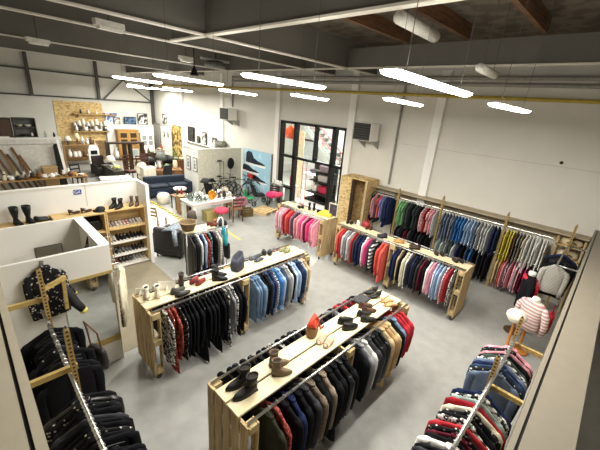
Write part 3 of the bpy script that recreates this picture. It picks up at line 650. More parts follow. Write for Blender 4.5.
# ------------------------------------------------------------------ shoes
def outline(L, w, x0=0, n=9, toe=.5):
    """plan outline of a sole, heel at x=0, toe at x=L"""
    xs = [L*i/(n-1) for i in range(n)]
    def hw(x):
        f = x/L
        base = w*(.36+.14*math.sin(PI*min(1, f*1.15)**1.3))
        end = math.sqrt(max(0, 1-max(0, (f-.72)/.28)**2)) if f > .72 else 1
        st = math.sqrt(max(0, 1-max(0, (.12-f)/.12)**2)) if f < .12 else 1
        return max(.006, base*end*st)
    return [(x, hw(x)) for x in xs]
def shoe(style, hexc, label, loc, rz, group, L=.27, sole='#1a1715', hex2=None, name=None, cat=None, kidsize=1):
    L *= kidsize; w = L*.36
    up = mat(hexc, .5, var=.15, scale=20) if not hex2 else mat(hexc, .55, pat='blotch', hex2=hex2, scale=18)
    nm = name or {'low': 'shoe', 'sneaker': 'trainer', 'boot': 'ankle_boot', 'tall': 'tall_boot', 'heel': 'high_heel', 'sandal': 'sandal', 'clog': 'clog'}[style]
    root = thing(nm, label, cat or {'boot': 'boot', 'tall': 'boot', 'sandal': 'sandal', 'sneaker': 'trainer'}.get(style, 'shoe'), loc, rz, group)
    o = outline(L, w); th = .028 if style in ('sneaker', 'clog') else .014
    lift = {'heel': .075, 'boot': .022, 'tall': .018}.get(style, 0)
    def zb(x):   # sole underside height
        f = x/L
        return lift*max(0, 1-f/.62)**1.0 if lift else 0
    s = MB(); s.loft([[(x, -h, zb(x)), (x, h, zb(x)), (x, h, zb(x)+th), (x, -h, zb(x)+th)] for x, h in o])
    s.build('sole', mat(sole, .6), root)
    if lift:
        hh = MB()
        if style == 'heel': hh.loft([[(.028+r*math.cos(a), r*math.sin(a), z) for a in [2*PI*k/8 for k in range(8)]] for r, z in ((.007, 0), (.009, .03), (.024, zb(.03)+.004))])
        else: hh.box(.004, -w*.34, 0, L*.27, w*.34, lift*.8)
        hh.build('heel', mat(sole, .6), root)
    u = MB(); n = 12
    hts = {'low': (.065, .075, .07, .06, .052, .046, .04, .034, .02), 'sneaker': (.075, .085, .085, .078, .066, .055, .046, .038, .02), 'clog': (.05, .07, .075, .075, .07, .06, .05, .04, .02),
           'heel': (.055, .055, .03, .018, .022, .032, .034, .028, .015), 'sandal': (.012, .012, .01, .03, .04, .04, .03, .012, .006), 'boot': (.09, .1, .1, .09, .07, .055, .047, .038, .02), 'tall': (.09, .1, .1, .09, .07, .055, .047, .038, .02)}[style]
    rings = []
    for (x, h), z in zip(o, hts):
        b = zb(x)+th
        rings.append([(x, h*1.02*spow(math.cos(a), .8), b + z*max(0, math.sin(a))**.7) for a in [PI*k/(n-1) for k in range(n)]])
    u.loft(rings)
    ub = u.build('upper', up, root, smooth=True)
    inner = mat('#2a2420', .9)
    if style in ('low', 'sneaker', 'clog', 'heel'):
        zz = zb(L*.2)+th
        h0 = {'low': .072, 'sneaker': .084, 'clog': .072, 'heel': .045}[style]
        q = MB().loft([[(L*.24+L*.19*math.cos(a), w*.3*math.sin(a), zz+h0+d-.035*max(0, math.cos(a))) for a in [2*PI*k/12 for k in range(12)]] for d in (-.004, .006)])
        q.build('opening', inner, root)
    if style == 'sneaker':
        l = MB()
        for k in range(4): l.tube([(L*(.47+.06*k), -w*.16, th+.074-k*.009), (L*(.47+.06*k), w*.16, th+.074-k*.009)], .004, 5)
        l.build('laces', mat('#e8e5df', .8), root)
    if style == 'sandal':
        q = MB()
        q.tube([(L*.12, -w*.3, th), (L*.1, -w*.3, th+.05), (L*.08, 0, th+.06), (L*.1, w*.3, th+.05), (L*.12, w*.3, th)], .007, 6)
        q.build('strap', up, root)
    if style in ('boot', 'tall'):
        H = .19 if style == 'boot' else .34
        kk = 1.1 if style == 'boot' else 1.55
        rg = []
        b0 = zb(L*.2)+th
        for z, rx, ry, cx in ((.05, L*.25, w*.36, L*.26), (.1, L*.2, w*.34, L*.23), (H*.75, L*.2*kk, w*.4*kk, L*.22), (H, L*.22*kk, w*.44*kk, L*.22), (H-.004, L*.19*kk, w*.36*kk, L*.22), (H-.05, L*.17*kk, w*.33*kk, L*.22)):
            rg.append([(cx+rx*math.cos(a), ry*math.sin(a), b0+z) for a in [2*PI*k/14 for k in range(14)]])
        sh = MB().loft(rg); sh.build('shaft', up, root, smooth=True)
        MB().loft([[(L*.22+L*.18*math.cos(a), w*.34*math.sin(a), b0+z) for a in [2*PI*k/12 for k in range(12)]] for z in (H-.03, H-.02)]).build('lining', inner, root)
    return root
def pair(style, hexc, words, loc, rz, group, gap=.11, **k):
    """two shoes side by side; words has {} for nearer/farther"""
    c, s = math.cos(rz), math.sin(rz)
    for sy in (-1, 1):
        p = (loc[0]-s*sy*gap/2, loc[1]+c*sy*gap/2, loc[2])
        a = p[0]*.68+p[1]*.73
        near = (-s*sy*.68+c*sy*.73) < 0
        shoe(style, hexc, words.format('nearer' if near else 'farther'), p, rz+sy*rnd.uniform(-.03, .12), group, **k)
ZT = HT+.026
# left rack C
pair('boot', '#e9e2d2', '{} white ankle boot of a pair on the end of the left pallet rack', (1.62, 4.47, ZT), 1.2, 'shoes on the left pallet rack', gap=.15, sole='#b9ae9b', L=.25)
pair('low', '#3e3c38', '{} dark grey shoe on the left rack beside the white boots', (1.9, 4.38, ZT), .15, 'shoes on the left pallet rack')
shoe('boot', '#3a2a22', 'single dark brown boot behind the maroon shoes on the left rack', (2.14, 4.56, ZT), 1.2, 'shoes on the left pallet rack')
pair('low', '#7d2a26', '{} maroon shoe of the pair on the left pallet rack', (2.3, 4.48, ZT), .5, 'shoes on the left pallet rack')
pair('boot', '#181818', '{} black ankle boot of the pair mid-way on the left pallet rack', (2.66, 4.5, ZT), -.5, 'shoes on the left pallet rack', gap=.14)
pair('sandal', '#3b3e46', '{} dark sandal of the pair on the left rack beside the grey bag', (3.62, 4.6, ZT), .2, 'shoes on the left pallet rack')
pair('low', '#1e2126', '{} black shoe of the pair on the denim half of the left rack', (4.02, 4.62, ZT), .9, 'shoes on the left pallet rack')
pair('sandal', '#7a7a55', '{} olive strappy sandal near the far end of the left rack', (4.38, 4.55, ZT), .4, 'shoes on the left pallet rack')
def card(label, loc, rz, w, h, c='#efece4', lean=0):
    t = thing('paper_card', label, 'card', loc, rz)
    MB().prism([(0, 0), (.004, 0), (.004+lean, h), (lean, h)], -w/2, w/2).build('sheet', mat(c, .7), t)
    MB().prism([(-.06, 0), (0, 0), (lean*.6, h*.6)], -.01, .01).build('strut', mat(c, .7), t)
card('white card standing behind the white boots on the left rack', (1.92, 4.62, ZT), .9, .26, .15)
card('small white price card behind the white boots at the rack end', (1.55, 4.74, ZT), .9, .14, .1)
tag(MB().loft([[(-.14, -.08, z), (.14, -.1, z), (.15, .1, z), (-.13, .09, z)] for z in (0, .006)]).build('paper_sheets', mat('#e3e6d8', .7, pat='blotch', hex2='#b9c4b2', scale=12), loc=(3.0, 4.48, ZT), rz=.3), 'pale printed paper lying flat on the left rack', 'paper')
# grey-blue bag on C
t = thing('felt_bag', 'dark grey-blue upright bag on the left pallet rack', 'bag', (3.2, 4.5, ZT), .3)
MB().loft([[(hx*spow(math.cos(a), .6), hy*spow(math.sin(a), .6), z+dz*math.cos(a)) for a in [2*PI*k/16 for k in range(16)]] for hx, hy, z, dz in ((.1, .08, 0, 0), (.13, .1, .04, 0), (.13, .09, .18, .01), (.11, .07, .3, .05), (.1, .06, .29, .05), (.09, .05, .2, .01))]).build('body', mat('#454652', .85, var=.3, scale=8), t, smooth=True)
MB().tube([(.1, .02, .3), (.15, .03, .2), (.14, .03, .05)], .008, 6).build('strap', mat('#6d6a68', .8), t)
# near rack D
G = 'shoes on the nearest pallet rack'
pair('boot', '#151515', '{} black ankle boot of the pair at the end of the nearest rack', (1.8, 2.2, ZT), PI-.1, G, gap=.15, L=.3)
pair('boot', '#6d5a45', '{} tan ankle boot of the pair on the nearest pallet rack', (2.06, 2.22, ZT), -.5, G, gap=.13, sole='#4d3c2b', L=.25)
pair('sandal', '#b79b83', '{} beige strappy sandal beside the red bag on the nearest rack', (2.83, 2.1, ZT), .2, G, gap=.1, sole='#8d7158')
pair('clog', '#191919', '{} black clog of the pair behind the red bag on the nearest rack', (3.36, 2.2, ZT), 2.7+PI, G, gap=.15, L=.26)
pair('low', '#26221f', '{} black slip-on of the middle pair on the nearest rack', (3.74, 2.14, ZT), 2.6+PI, G, gap=.13, L=.26)
pair('low', '#54382b', '{} brown leather shoe beside the flat dark box on the nearest rack', (3.95, 2.26, ZT), 2.6+PI, G, gap=.12, L=.25)
pair('sandal', '#b08a5b', '{} tan sandal near the far end of the nearest rack', (4.38, 2.12, ZT), 2.6+PI, G, gap=.1, sole='#8a6842', L=.25)
pair('heel', '#161616', '{} black court shoe at the far end of the nearest rack', (4.58, 2.3, ZT), 2.6, G, gap=.13, L=.24)
t = thing('shoe_box_lid', 'flat dark grey box lid at the far end of the nearest rack', 'box', (4.2, 2.4, ZT), .1)
MB().box(-.14, -.1, 0, .14, .1, .03).build('tray', mat('#2f2e30', .6), t, bevel=.004); MB().box(-.12, -.08, .03, .12, .08, .034).build('inset', mat('#3e3c3e', .5), t)
t = thing('shoulder_bag', 'red and tan shoulder bag standing on the nearest pallet rack', 'bag', (2.94, 2.36, ZT), .5)
MB().loft([[(hx*spow(math.cos(a), .7), hy*spow(math.sin(a), .7), z) for a in [2*PI*k/14 for k in range(14)]] for hx, hy, z in ((.11, .07, 0), (.13, .08, .05), (.12, .07, .14), (.1, .045, .2))]).build('body', mat('#8a6a48', .7, var=.2), t, smooth=True)
MB().loft([[(hx*spow(math.cos(a), .7), hy*spow(math.sin(a), .7), z+.03*math.cos(2*a)) for a in [2*PI*k/14 for k in range(14)]] for hx, hy, z in ((.125, .075, .16), (.12, .06, .2), (.07, .03, .26), (.05, .02, .25))]).build('flap', mat('#c9412c', .6, var=.15), t, smooth=True, label='red flap')
MB().tube([(-.1, 0, .18), (-.06, -.03, .3), (.02, -.04, .28), (.1, -.06, .16), (.13, -.09, .02), (.22, -.12, .008)], .013, 6).build('strap', mat('#c9412c', .6), t, smooth=True, label='red strap')
# rack A top
G = 'shoes on the pink rack'
pair('low', '#17171a', '{} black flat shoe on the pink rack, leftmost pair', (7.0, 6.55, ZT), 1.0, G, gap=.1, L=.24)
pair('boot', '#131316', '{} black ankle boot on the pink pallet rack', (7.13, 6.26, ZT), .6, G, gap=.14, L=.24)
pair('low', '#17171a', '{} black loafer lying beside the yellow folder on the pink rack', (7.14, 5.98, ZT), .1, G, gap=.1, L=.25)
tag(MB().loft([[(-.16, -.2, z), (.16, -.18, z+.03), (.18, .17, z+.05), (-.15, .2, z+.02)] for z in (0, .05)]).build('yellow_folder', mat('#e0c636', .6), loc=(7.2, 5.73, ZT), rz=.3), 'yellow folded garment on the right end of the pink rack', 'folded garment')
t = thing('framed_picture', 'small dark picture in a pale frame leaning on the right end of the pink rack', 'picture', (7.25, 5.52, ZT), .1)
MB().box(-.012, -.15, 0, .012, .15, .4).build('frame', mat('#c9bfa9', .5), t); MB().box(-.016, -.12, .03, -.012, .12, .37).build('print', mat('#3a3440', .5, pat='blotch', hex2='#4d4652', scale=8), t)
MB().prism([(.012, .3), (.12, 0), (.1, 0)], -.01, .01).build('strut', mat('#c9bfa9', .5), t)
card('white sheet on the left of the pink rack', (7.0, 7.0, ZT), .2, .2, .02)
# rack B top
G = 'shoes on the striped-jumper rack'
pair('low', '#33261d', '{} dark brown shoe at the far left end of the middle rack', (7.12, 4.84, ZT), .4, G, gap=.1, L=.24)
t = thing('white_jug', 'small white jug at the far end of the middle rack', 'jug', (7.22, 4.6, ZT)); MB().lathe([(.04, 0), (.05, .05), (.035, .12), (.045, .15)]).build('body', W_PAINT, t, smooth=True); MB().ring((.05, 0, .08), .03, .008, 'y', 12, 5).build('handle', W_PAINT, t)
pair('low', '#5a2c22', '{} reddish brown shoe on the middle rack, second pair from the left', (7.2, 4.25, ZT), .5, G, gap=.1, L=.25)
t = thing('red_handbag', 'small red handbag behind the reddish shoes on the middle rack', 'bag', (7.32, 4.42, ZT)); MB().loft([[(hx*spow(math.cos(a), .7), hy*spow(math.sin(a), .7), z) for a in [2*PI*k/12 for k in range(12)]] for hx, hy, z in ((.05, .1, 0), (.06, .12, .05), (.03, .09, .16))]).build('body', mat('#93222f', .5), t, smooth=True); MB().tube([(0, -.07, .15), (0, -.04, .25), (0, .04, .25), (0, .07, .15)], .008, 6).build('handle', mat('#93222f', .5), t)
pair('low', '#22262c', '{} navy shoe on the middle rack above the striped jumper', (7.15, 3.66, ZT), 2.2, G, gap=.1, L=.25)
pair('sandal', '#b98550', '{} tan sandal in the middle of the striped-jumper rack', (7.18, 3.2, ZT), 1.9, G, gap=.1, sole='#8f6236', L=.26)
pair('low', '#3a2a20', '{} brown shoe right of the tan sandals on the middle rack', (7.18, 2.78, ZT), 2.0, G, gap=.11, L=.26)
pair('low', '#2e231c', '{} dark brown shoe second from the right end of the middle rack', (7.16, 2.3, ZT), .6, G, gap=.12, L=.24)
pair('low', '#28211d', '{} black brogue at the right end of the middle rack', (7.16, 1.86, ZT), .7, G, gap=.12, L=.24)

# ------------------------------------------------------------------ fitting booth and shoe shelves at left
t = thing('fitting_booth', 'white square fitting booth of half-height partitions at the left', 'booth', (0, 5.0, 0))
MB().box(.032, 0, 0, 1.27, .05, HW).build('front_panel', W_BOARD, t)
MB().box(1.2, .05, 0, 1.27, 1.45, HW-.02).build('side_panel', W_BOARD, t); MB().box(1.15, .05, HW-.02, 1.29, 1.45, HW).build('cap', W_PAINT, t)
MB().box(.035, 1.45, 0, 1.3, 1.5, HW).build('rear_panel', W_BOARD, t)
mir = bpy.data.materials.new('mirror_glass'); mir.use_nodes = True
mb_ = mir.node_tree.nodes['Principled BSDF']; mb_.inputs['Metallic'].default_value = 1; mb_.inputs['Roughness'].default_value = .03; mb_.inputs['Base Color'].default_value = (.82, .84, .82, 1)
m_ = thing('wall_mirror', 'large mirror with thin timber strips on the booth front', 'mirror', (.62, 4.998, .5))
MB().box(0, -.012, 0, .62, 0, 1.12).build('glass', mir, m_); MB().box(-.02, -.022, 1.12, .64, 0, 1.16).build('top_strip', BRK, m_); MB().box(-.02, -.022, -.1, .64, 0, 0).build('bottom_strip', BRK, m_)
m_ = thing('booth_mirror', 'small grey mirror inside the fitting booth', 'mirror', (.55, 6.447, 1.3)); MB().box(0, -.012, 0, .36, 0, .36).build('glass', mir, m_); MB().box(-.01, -.006, -.01, .37, -.001, .37).build('backing', DGREY, m_)
tag(MB().box(0, -.004, 0, .2, 0, .12).build('paper_notice', mat('#f4f2ec', .7, pat='stripe_z', hex2='#dcdad4', scale=14), loc=(.3, 6.447, 1.47)), 'white paper notice inside the fitting booth left of its mirror', 'notice')
t = thing('hanging_bag', 'dark bag hanging inside the booth from its side partition', 'bag', (1.17, 5.62, HW-.35), 0)
MB().loft([[(hx*spow(math.cos(a), .7)-.06, hy*spow(math.sin(a), .7), z) for a in [2*PI*k/12 for k in range(12)]] for hx, hy, z in ((.04, .1, -.3), (.05, .16, -.22), (.04, .14, 0), (.025, .1, .1))]).build('body', mat('#22242a', .7, var=.3), t, smooth=True)
MB().tube([(-.06, -.08, .1), (-.03, -.02, .3), (-.06, .06, .1)], .01, 6).build('strap', BLACK, t)
# coat on the booth front
g = garment('coat', 'fl', 'black floral jacket hanging on the booth front beside the mirror', (.46, 4.94, 2.05), 0, None, lscale=.74, wscale=.8, hang='plain')
t = thing('coat_hook', 'small metal hook holding the black floral jacket', 'hook', (.46, 4.98, 2.0)); MB().tube([(0, .018, .02), (0, -.04, .0), (0, -.06, .03)], .008, 6).build('hook', STEEL, t); MB().box(-.02, .012, -.03, .02, .019, .05).build('plate', STEEL, t)
t = thing('striped_shoulder_bag', 'black bag with a yellow tip hanging from the post arm by the mirror', 'bag', (.72, 4.72, 1.55), -.3)
MB().loft([[(.05*k*math.cos(a)+dx, .08*k*math.sin(a), z) for a in [2*PI*q/12 for q in range(12)]] for k, z, dx in ((.6, .2, -.12), (1, .1, -.08), (1.2, -.1, -.02), (1.0, -.22, .05))]).build('body', mat('#191a1c', .7), t, smooth=True)
MB().loft([[(.05*k*math.cos(a)+dx, .08*k*math.sin(a), z) for a in [2*PI*q/12 for q in range(12)]] for k, z, dx in ((1.02, -.2, .04), (.98, -.25, .065))]).build('trim_band', mat('#c9bd68', .6), t, smooth=True, label='yellow end band')
MB().tube([(-.12, 0, .18), (-.15, -.05, .38), (-.12, 0, .3)], .01, 6).build('strap', mat('#6a4a3a', .6), t)
t = thing('leather_handbag', 'dark handbag with tan handles hanging at the far end of the left rail', 'bag', (.74, 4.1, 1.0), .4)
MB().loft([[(.05*k*spow(math.cos(a), .7), .15*k*spow(math.sin(a), .7), z) for a in [2*PI*q/12 for q in range(12)]] for k, z in ((1, -.2), (1.15, -.1), (1, .05), (.7, .1))]).build('body', mat('#2a2624', .5), t, smooth=True)
MB().tube([(0, -.1, .08), (-.02, -.09, .35), (-.1, 0, .55), (-.02, .09, .35), (0, .1, .08)], .011, 6).build('handle', mat('#6e503c', .5), t)
# white garments on the end of the booth front
garment('shirt', 'cr', 'cream shirt hanging at the corner of the booth front', (1.38, 4.98, 1.72), 1.15, 'garments on the booth corner', lscale=1.1)
garment('dress', 'bwf', 'black and white patterned scarf dress hanging at the booth corner behind the cream shirt', (1.37, 5.14, 1.4), 1.3, 'garments on the booth corner', wscale=.5, lscale=.85)
t = thing('corner_peg', 'short metal peg rail on the booth corner', 'peg', (1.27, 5.02, 1.74)); MB().tube([(0, 0, 0), (.1, 0, 0)], .008, 6).build('peg', STEEL, t); MB().tube([(0, .12, -.32), (.12, .12, -.32)], .008, 6).build('peg', STEEL, t)
# long back partition and end panel
HB = 2.1
t = thing('long_partition', 'long white partition behind the shoe shelves with a blue sign', 'partition', (0, 8.68, 0))
MB().box(.0, 0, 0, 3.06, .05, HB).build('panel', W_BOARD, t); MB().box(.0, -.02, HB, 3.06, .09, HB+.02).build('cap', W_PAINT, t)
MB().box(1.86, -.006, 1.6, 1.872, 0, HB).build('joint', mat('#bdb9b0', .7), t)
t = thing('partition_end_panel', 'white end panel to the right of the shoe shelves', 'partition', (3.01, 8.1, 0)); MB().box(0, 0, 0, .06, .575, HB).build('panel', W_PAINT, t); MB().box(-.01, -.02, 0, .07, 0, HB).build('edge_post', W_PAINT, t)
def text(body, size, m, name, parent=None, loc=(0,0,0), rot=(0,0,0), ext=.001):
    cu = bpy.data.curves.new('tmp', 'FONT'); cu.body = body; cu.size = size; cu.extrude = ext; cu.align_x = 'CENTER'; cu.align_y = 'CENTER'
    to = bpy.data.objects.new('tmp', cu); COL.objects.link(to)
    dg = bpy.context.evaluated_depsgraph_get(); me = bpy.data.meshes.new_from_object(to.evaluated_get(dg))
    bpy.data.objects.remove(to); me.materials.clear(); me.materials.append(m)
    o = bpy.data.objects.new(name, me); COL.objects.link(o)
    if parent: o.parent = parent
    o.location = loc; o.rotation_euler = rot
    return o
t = thing('blue_sign', 'small blue sign with white letters on the long partition', 'sign', (1.71, 8.676, 1.95))
MB().box(-.075, -.006, -.055, .075, 0, .055).build('plate', mat('#2b3f8f', .4), t); text('Gil.', .1, W_PAINT, 'lettering', t, (0, -.008, 0), (PI/2, 0, 0))
# shelf units: three bays
SH = mat('#d9bb84', .6, pat='wood_x', hex2='#b7945c'); SHW = mat('#e7e3da', .5)
y0, y1 = 8.22, 8.67
t = thing('low_shelf_unit', 'pale wooden shelf unit under the tall boots at the far left', 'shelf unit', (.05, y0, 0))
MB().box(0, 0, 1.44, 1.05, .44, 1.47).build('top_board', SH, t); MB().box(0, .42, 0, 1.05, .44, 1.44).build('back_panel', SH, t)
for x in (0, 1.02): MB().box(x, 0, 0, x+.03, .42, 1.44).build('side_panel', SH, t)
t = thing('open_shelf_unit', 'wooden shelf unit under the hat with a dark open bay', 'shelf unit', (1.11, y0, 0))
MB().box(0, 0, 1.48, .99, .44, 1.51).build('top_board', SH, t); MB().box(0, .42, 0, .99, .44, 1.48).build('back_panel', DWOOD, t)
for x in (0, .96): MB().box(x, 0, 0, x+.03, .42, 1.48).build('side_panel', SH, t)
for z in (1.05, .65, .3): MB().box(.03, 0, z-.03, .96, .42, z).build('shelf', SH, t)
shoe_unit = thing('shoe_shelf_unit', 'wooden shelf unit with four shelves of shoes', 'shelf unit', (2.11, y0, 0))
MB().box(0, 0, 1.5, .9, .44, 1.53).build('top_board', SH, shoe_unit); MB().box(0, .42, 0, .9, .44, 1.5).build('back_panel', SH, shoe_unit)
for x in (0, .87): MB().box(x, 0, 0, x+.03, .42, 1.5).build('side_panel', SH, shoe_unit)
SZ = (1.07, .70, .36, .06)
for z in SZ: MB().box(.03, -.02, z-.03, .87, .42, z).build('shelf', SHW if z < 1 else SH, shoe_unit)
G = 'shoes on the wooden shoe shelves'
palette = [['#8d7f77', '#b4a79c', '#9a4a48', '#a9a19a', '#c9c2b6'], ['#d8d2c6', '#1b1b1c', '#1d1c1f', '#222022', '#17181a'], ['#1a1a1b', '#77787a', '#6f7073', '#2a2726', '#4a4038'], ['#8b3a30', '#3b3c3d', '#56575a', '#aaa8a4', '#b9b4ad']]
cw = {'#8d7f77': 'grey-brown', '#b4a79c': 'pale grey', '#9a4a48': 'red and white', '#a9a19a': 'stone grey', '#c9c2b6': 'off-white', '#d8d2c6': 'cream', '#1b1b1c': 'black', '#1d1c1f': 'black', '#222022': 'black', '#17181a': 'black', '#1a1a1b': 'black', '#77787a': 'silver-grey', '#6f7073': 'silver-grey', '#2a2726': 'dark brown', '#4a4038': 'brown', '#8b3a30': 'red', '#3b3c3d': 'charcoal', '#56575a': 'grey', '#aaa8a4': 'pale silver', '#b9b4ad': 'pale silver'}
for r, z in enumerate(SZ):
    for k in range(5):
        c = palette[r][k]
        for s in (0, 1):
            lab = '%s shoe, %s of ten on the %s shelf of the shoe unit' % (cw[c], ordw(2*k+s+1), ('top', 'second', 'third', 'lowest')[r])
            shoe('sneaker' if r in (0, 3) else rnd.choice(('low', 'sneaker', 'heel')), c, lab, (2.18+k*.165+s*.078+.01, 8.53, z), -PI/2+rnd.uniform(-.06, .06), G, L=.26 if r else .27, sole='#e0dcd4' if r in (0, 3) else '#1a1715', hex2='#e5ddd6' if r == 0 and k in (1, 2) else None, kidsize=.82)
# things on top of the shelf units
for s, nm in ((0, 'left'), (1, 'right')):
    shoe('tall', '#1b1c1d', nm + ' black tall boot standing at the left end of the shelves', (.5+.2*s, 8.52, 1.47), -1.2, 'black tall boots', L=.3, name='tall_boot')
pair('low', '#232323', '{} flat black shoe beside the tall boots', (.82, 8.45, 1.47), .2, 'flat black shoes', gap=.1)
for s, nm in ((0, 'left'), (1, 'right')):
    shoe('heel', '#4a2f26', nm + ' brown high heel on top of the shelves left of the hat', (1.42+.24*s, 8.4, 1.51), .55, 'brown high heels', L=.3)
t = thing('bowler_hat', 'black round hat on top of the shelves', 'hat', (2.06, 8.42, 1.511)); MB().lathe([(.0, 0), (.16, 0), (.165, .012), (.1, .018), (.098, .06), (.07, .09), (.0, .1)], n=20).build('crown', mat('#232426', .8), t, smooth=True); MB().lathe([(.101, .016), (.101, .035)], n=20).build('band', BLACK, t)
pair('boot', '#17171a', '{} black lace-up boot on top of the shoe shelf unit', (2.5, 8.5, 1.53), -2.4, 'black lace-up boots', gap=.15, L=.3)
pair('boot', '#5d4a3c', '{} brown ankle boot on the right end of the shoe shelf unit', (2.87, 8.48, 1.53), -2.2, 'brown ankle boots', gap=.13, L=.24)
t = thing('black_handbag', 'black bag standing in the open bay under the hat', 'bag', (1.8, 8.45, 1.05)); MB().loft([[(.22*k, -.09, z), (.22*k, .09, z), (-.22*k, .09, z), (-.22*k, -.09, z)][::1] for k, z in ((1, 0), (1.05, .12), (.9, .24))]).build('body', mat('#19191b', .5), t, bevel=.02); MB().tube([(-.12, 0, .24), (-.1, 0, .33), (.1, 0, .33), (.12, 0, .24)], .01, 6).build('handle', BLACK, t)
for i in range(4):
    shoe('low', '#1c1c1e', '%s black shoe from the left on the lower shelf of the bay under the hat' % ordw(i+1), (1.24+.17*i, 8.55, .65), -PI/2, 'black shoes in the open bay', L=.25)
    shoe('low', '#2a2522', '%s dark shoe from the left on the middle shelf of the bay under the hat' % ordw(i+1), (1.24+.17*i, 8.55, .3), -PI/2, 'black shoes in the open bay', L=.25)
# wire rack at the corner of the booth
t = thing('wire_basket_rack', 'white wire spinner rack at the left end of the shoe shelves', 'rack', (1.98, 7.95, 0))
wr = MB()
for x in (-.1, .1):
    for y in (-.1, .1): wr.tube([(x, y, 0), (x, y, 1.05)], .008, 5)
wr.build('frame', STEEL, t)
for z in (.1, .4, .7, 1.0):
    q = MB()
    for k in range(5): q.tube([(-.1+.05*k, -.1, z), (-.1+.05*k, .1, z)], .005, 5)
    q.tube([(-.1, -.1, z+.05), (.1, -.1, z+.05), (.1, .1, z+.05), (-.1, .1, z+.05), (-.1, -.1, z+.05)], .005, 5); q.build('basket', STEEL, t)

# ------------------------------------------------------------------ right corner: mannequins, bags on the shelf
def dressform(lab, loc, top, hem, jtok, neck='#efe9df', rz=0, group=None, stand='#b97a3e', w=.2):
    t = thing('dress_form', lab, 'mannequin', loc, rz, group)
    MB().lathe([(.17, 0), (.17, .025), (.05, .04)], n=18).build('base', mat(stand, .4), t, smooth=False); MB().tube([(0, 0, .03), (0, 0, hem)], .028, 10).build('post', mat(stand, .4), t)
    q = lambda ww, dd, z: [(ww*spow(math.cos(a), .85), dd*spow(math.sin(a), .85), z) for a in [2*PI*k/20 for k in range(20)]]
    h = top-hem
    MB().loft([q(w*1.0, w*.62, hem), q(w*1.02, w*.64, hem+h*.15), q(w*.92, w*.58, hem+h*.4), q(w*1.02, w*.66, hem+h*.68), q(w*1.08, w*.55, hem+h*.88), q(w*.85, w*.42, top-.02), q(w*.45, w*.36, top)]).build('torso_jumper', mat(**TOKENS[jtok][1]), t, smooth=True)
    MB().loft([q(w*.36, w*.34, top-.02), q(w*.33, w*.32, top+.06), q(w*.28, w*.27, top+.08)]).build('neck_cap', mat(neck, .6), t, smooth=True)
    for s in (-1, 1):
        MB().tube([(s*w*.86, 0, top-.07), (s*w*1.22, .0, top-.2), (s*w*1.36, -.01, top-.4), (s*w*1.3, -.02, top-.58)], [.06, .065, .055, .045], 10).build('sleeve', mat(**TOKENS[jtok][1]), t, smooth=True)
    return t
T_('pst', 'pink striped', '#ddd3ca', rough=.9, pat='stripe_z', hex2='#b98a8d', scale=5)
dressform('dress form in a pink and cream striped jumper on a wooden stand', (6.97, .38, 0), 1.13, .55, 'pst', rz=1.1, w=.205)
dressform('dress form in a black jumper with a red scarf behind the striped one', (7.6, .62, 0), 1.36, .6, 'bk', neck='#e8e6e2', rz=.3, stand='#4a3828')
t = thing('red_scarf', 'red scarf wrapped round the black dress form', 'scarf', (7.6, .62, 1.3)); MB().ring((0, 0, 0), .105, .04, 'z', 20, 8).build('loop', mat('#c22b3d', .9), t, smooth=True); MB().tube([(-.09, -.1, -.02), (-.12, -.16, -.12), (-.12, -.16, -.35)], [.04, .035, .035]).build('tail', mat('#c22b3d', .9), t, smooth=True)
t = thing('hat_stand', 'small wooden stand carrying the cream knitted hat', 'stand', (6.55, .54, 0)); MB().lathe([(.12, 0), (.12, .02), (.03, .03), (.022, .8), (.06, .85), (.02, .9)], n=14).build('post', mat('#b97a3e', .4), t, smooth=True); MB().lathe([(.125, -.0), (.125, .012)], n=14).build('base', mat('#b97a3e', .4), t)
t = thing('knitted_hat', 'cream knitted hat on a stand beside the striped dress form', 'hat', (6.55, .54, .84)); MB().ball((0, 0, .07), .17, .17, .12, 18, 9).build('crown', mat('#ece5d4', .95, var=.08, scale=40, bump=.5), t, smooth=True); MB().ring((0, 0, .0), .11, .03, 'z', 18, 6).build('brim', mat('#e4dcc8', .95), t, smooth=True)
t = thing('red_floral_bag', 'red floral bag hanging on the right partition beside the striped dress form', 'bag', (7.25, .1, .75), 0); MB().loft([[(.13*k*spow(math.cos(a), .7), .05*k*spow(math.sin(a), .7), z) for a in [2*PI*q/14 for q in range(14)]] for k, z in ((.9, -.25), (1.1, -.15), (1.1, .05), (.8, .14))]).build('body', mat('#b3202f', .6, pat='spots', hex2='#e0b060', scale=14), t, smooth=True); MB().tube([(-.08, 0, .12), (-.04, 0, .3), (.04, 0, .3), (.08, 0, .12)], .01, 6).build('handle', mat('#7a1722', .6), t)
t = thing('corner_rail', 'chrome rail bracketed to the right partition near the corner', 'clothes rail', (7.4, .3, 0))
MB().tube([(.0, -.31, 1.78), (.0, .0, 1.78), (1.5, .0, 1.78), (1.5, -.31, 1.78)], .016, 8).build('frame', STEEL, t, smooth=True)
for x in (0, 1.5): MB().lathe([(.05, 0), (.05, .012)], n=12).build('wall_flange', STEEL, t, loc=(x, -.3, 1.78)).rotation_euler = (PI/2, 0, 0)
garment('jumper', 'gst', 'grey and cream striped jumper on a wooden hanger in the right corner', (7.62, .3, 1.78), PI/2+.15, 'clothes on the corner rail', lscale=.85, wscale=.85, hang='wood', tmax=1.4)
rail_clothes('bk:shirt nv:trousers ch:trousers bk:jumper nv:jumper', (7.75, .3), (8.5, .3), 1.78, 'clothes on the corner rail', 'on the chrome rail in the right corner')
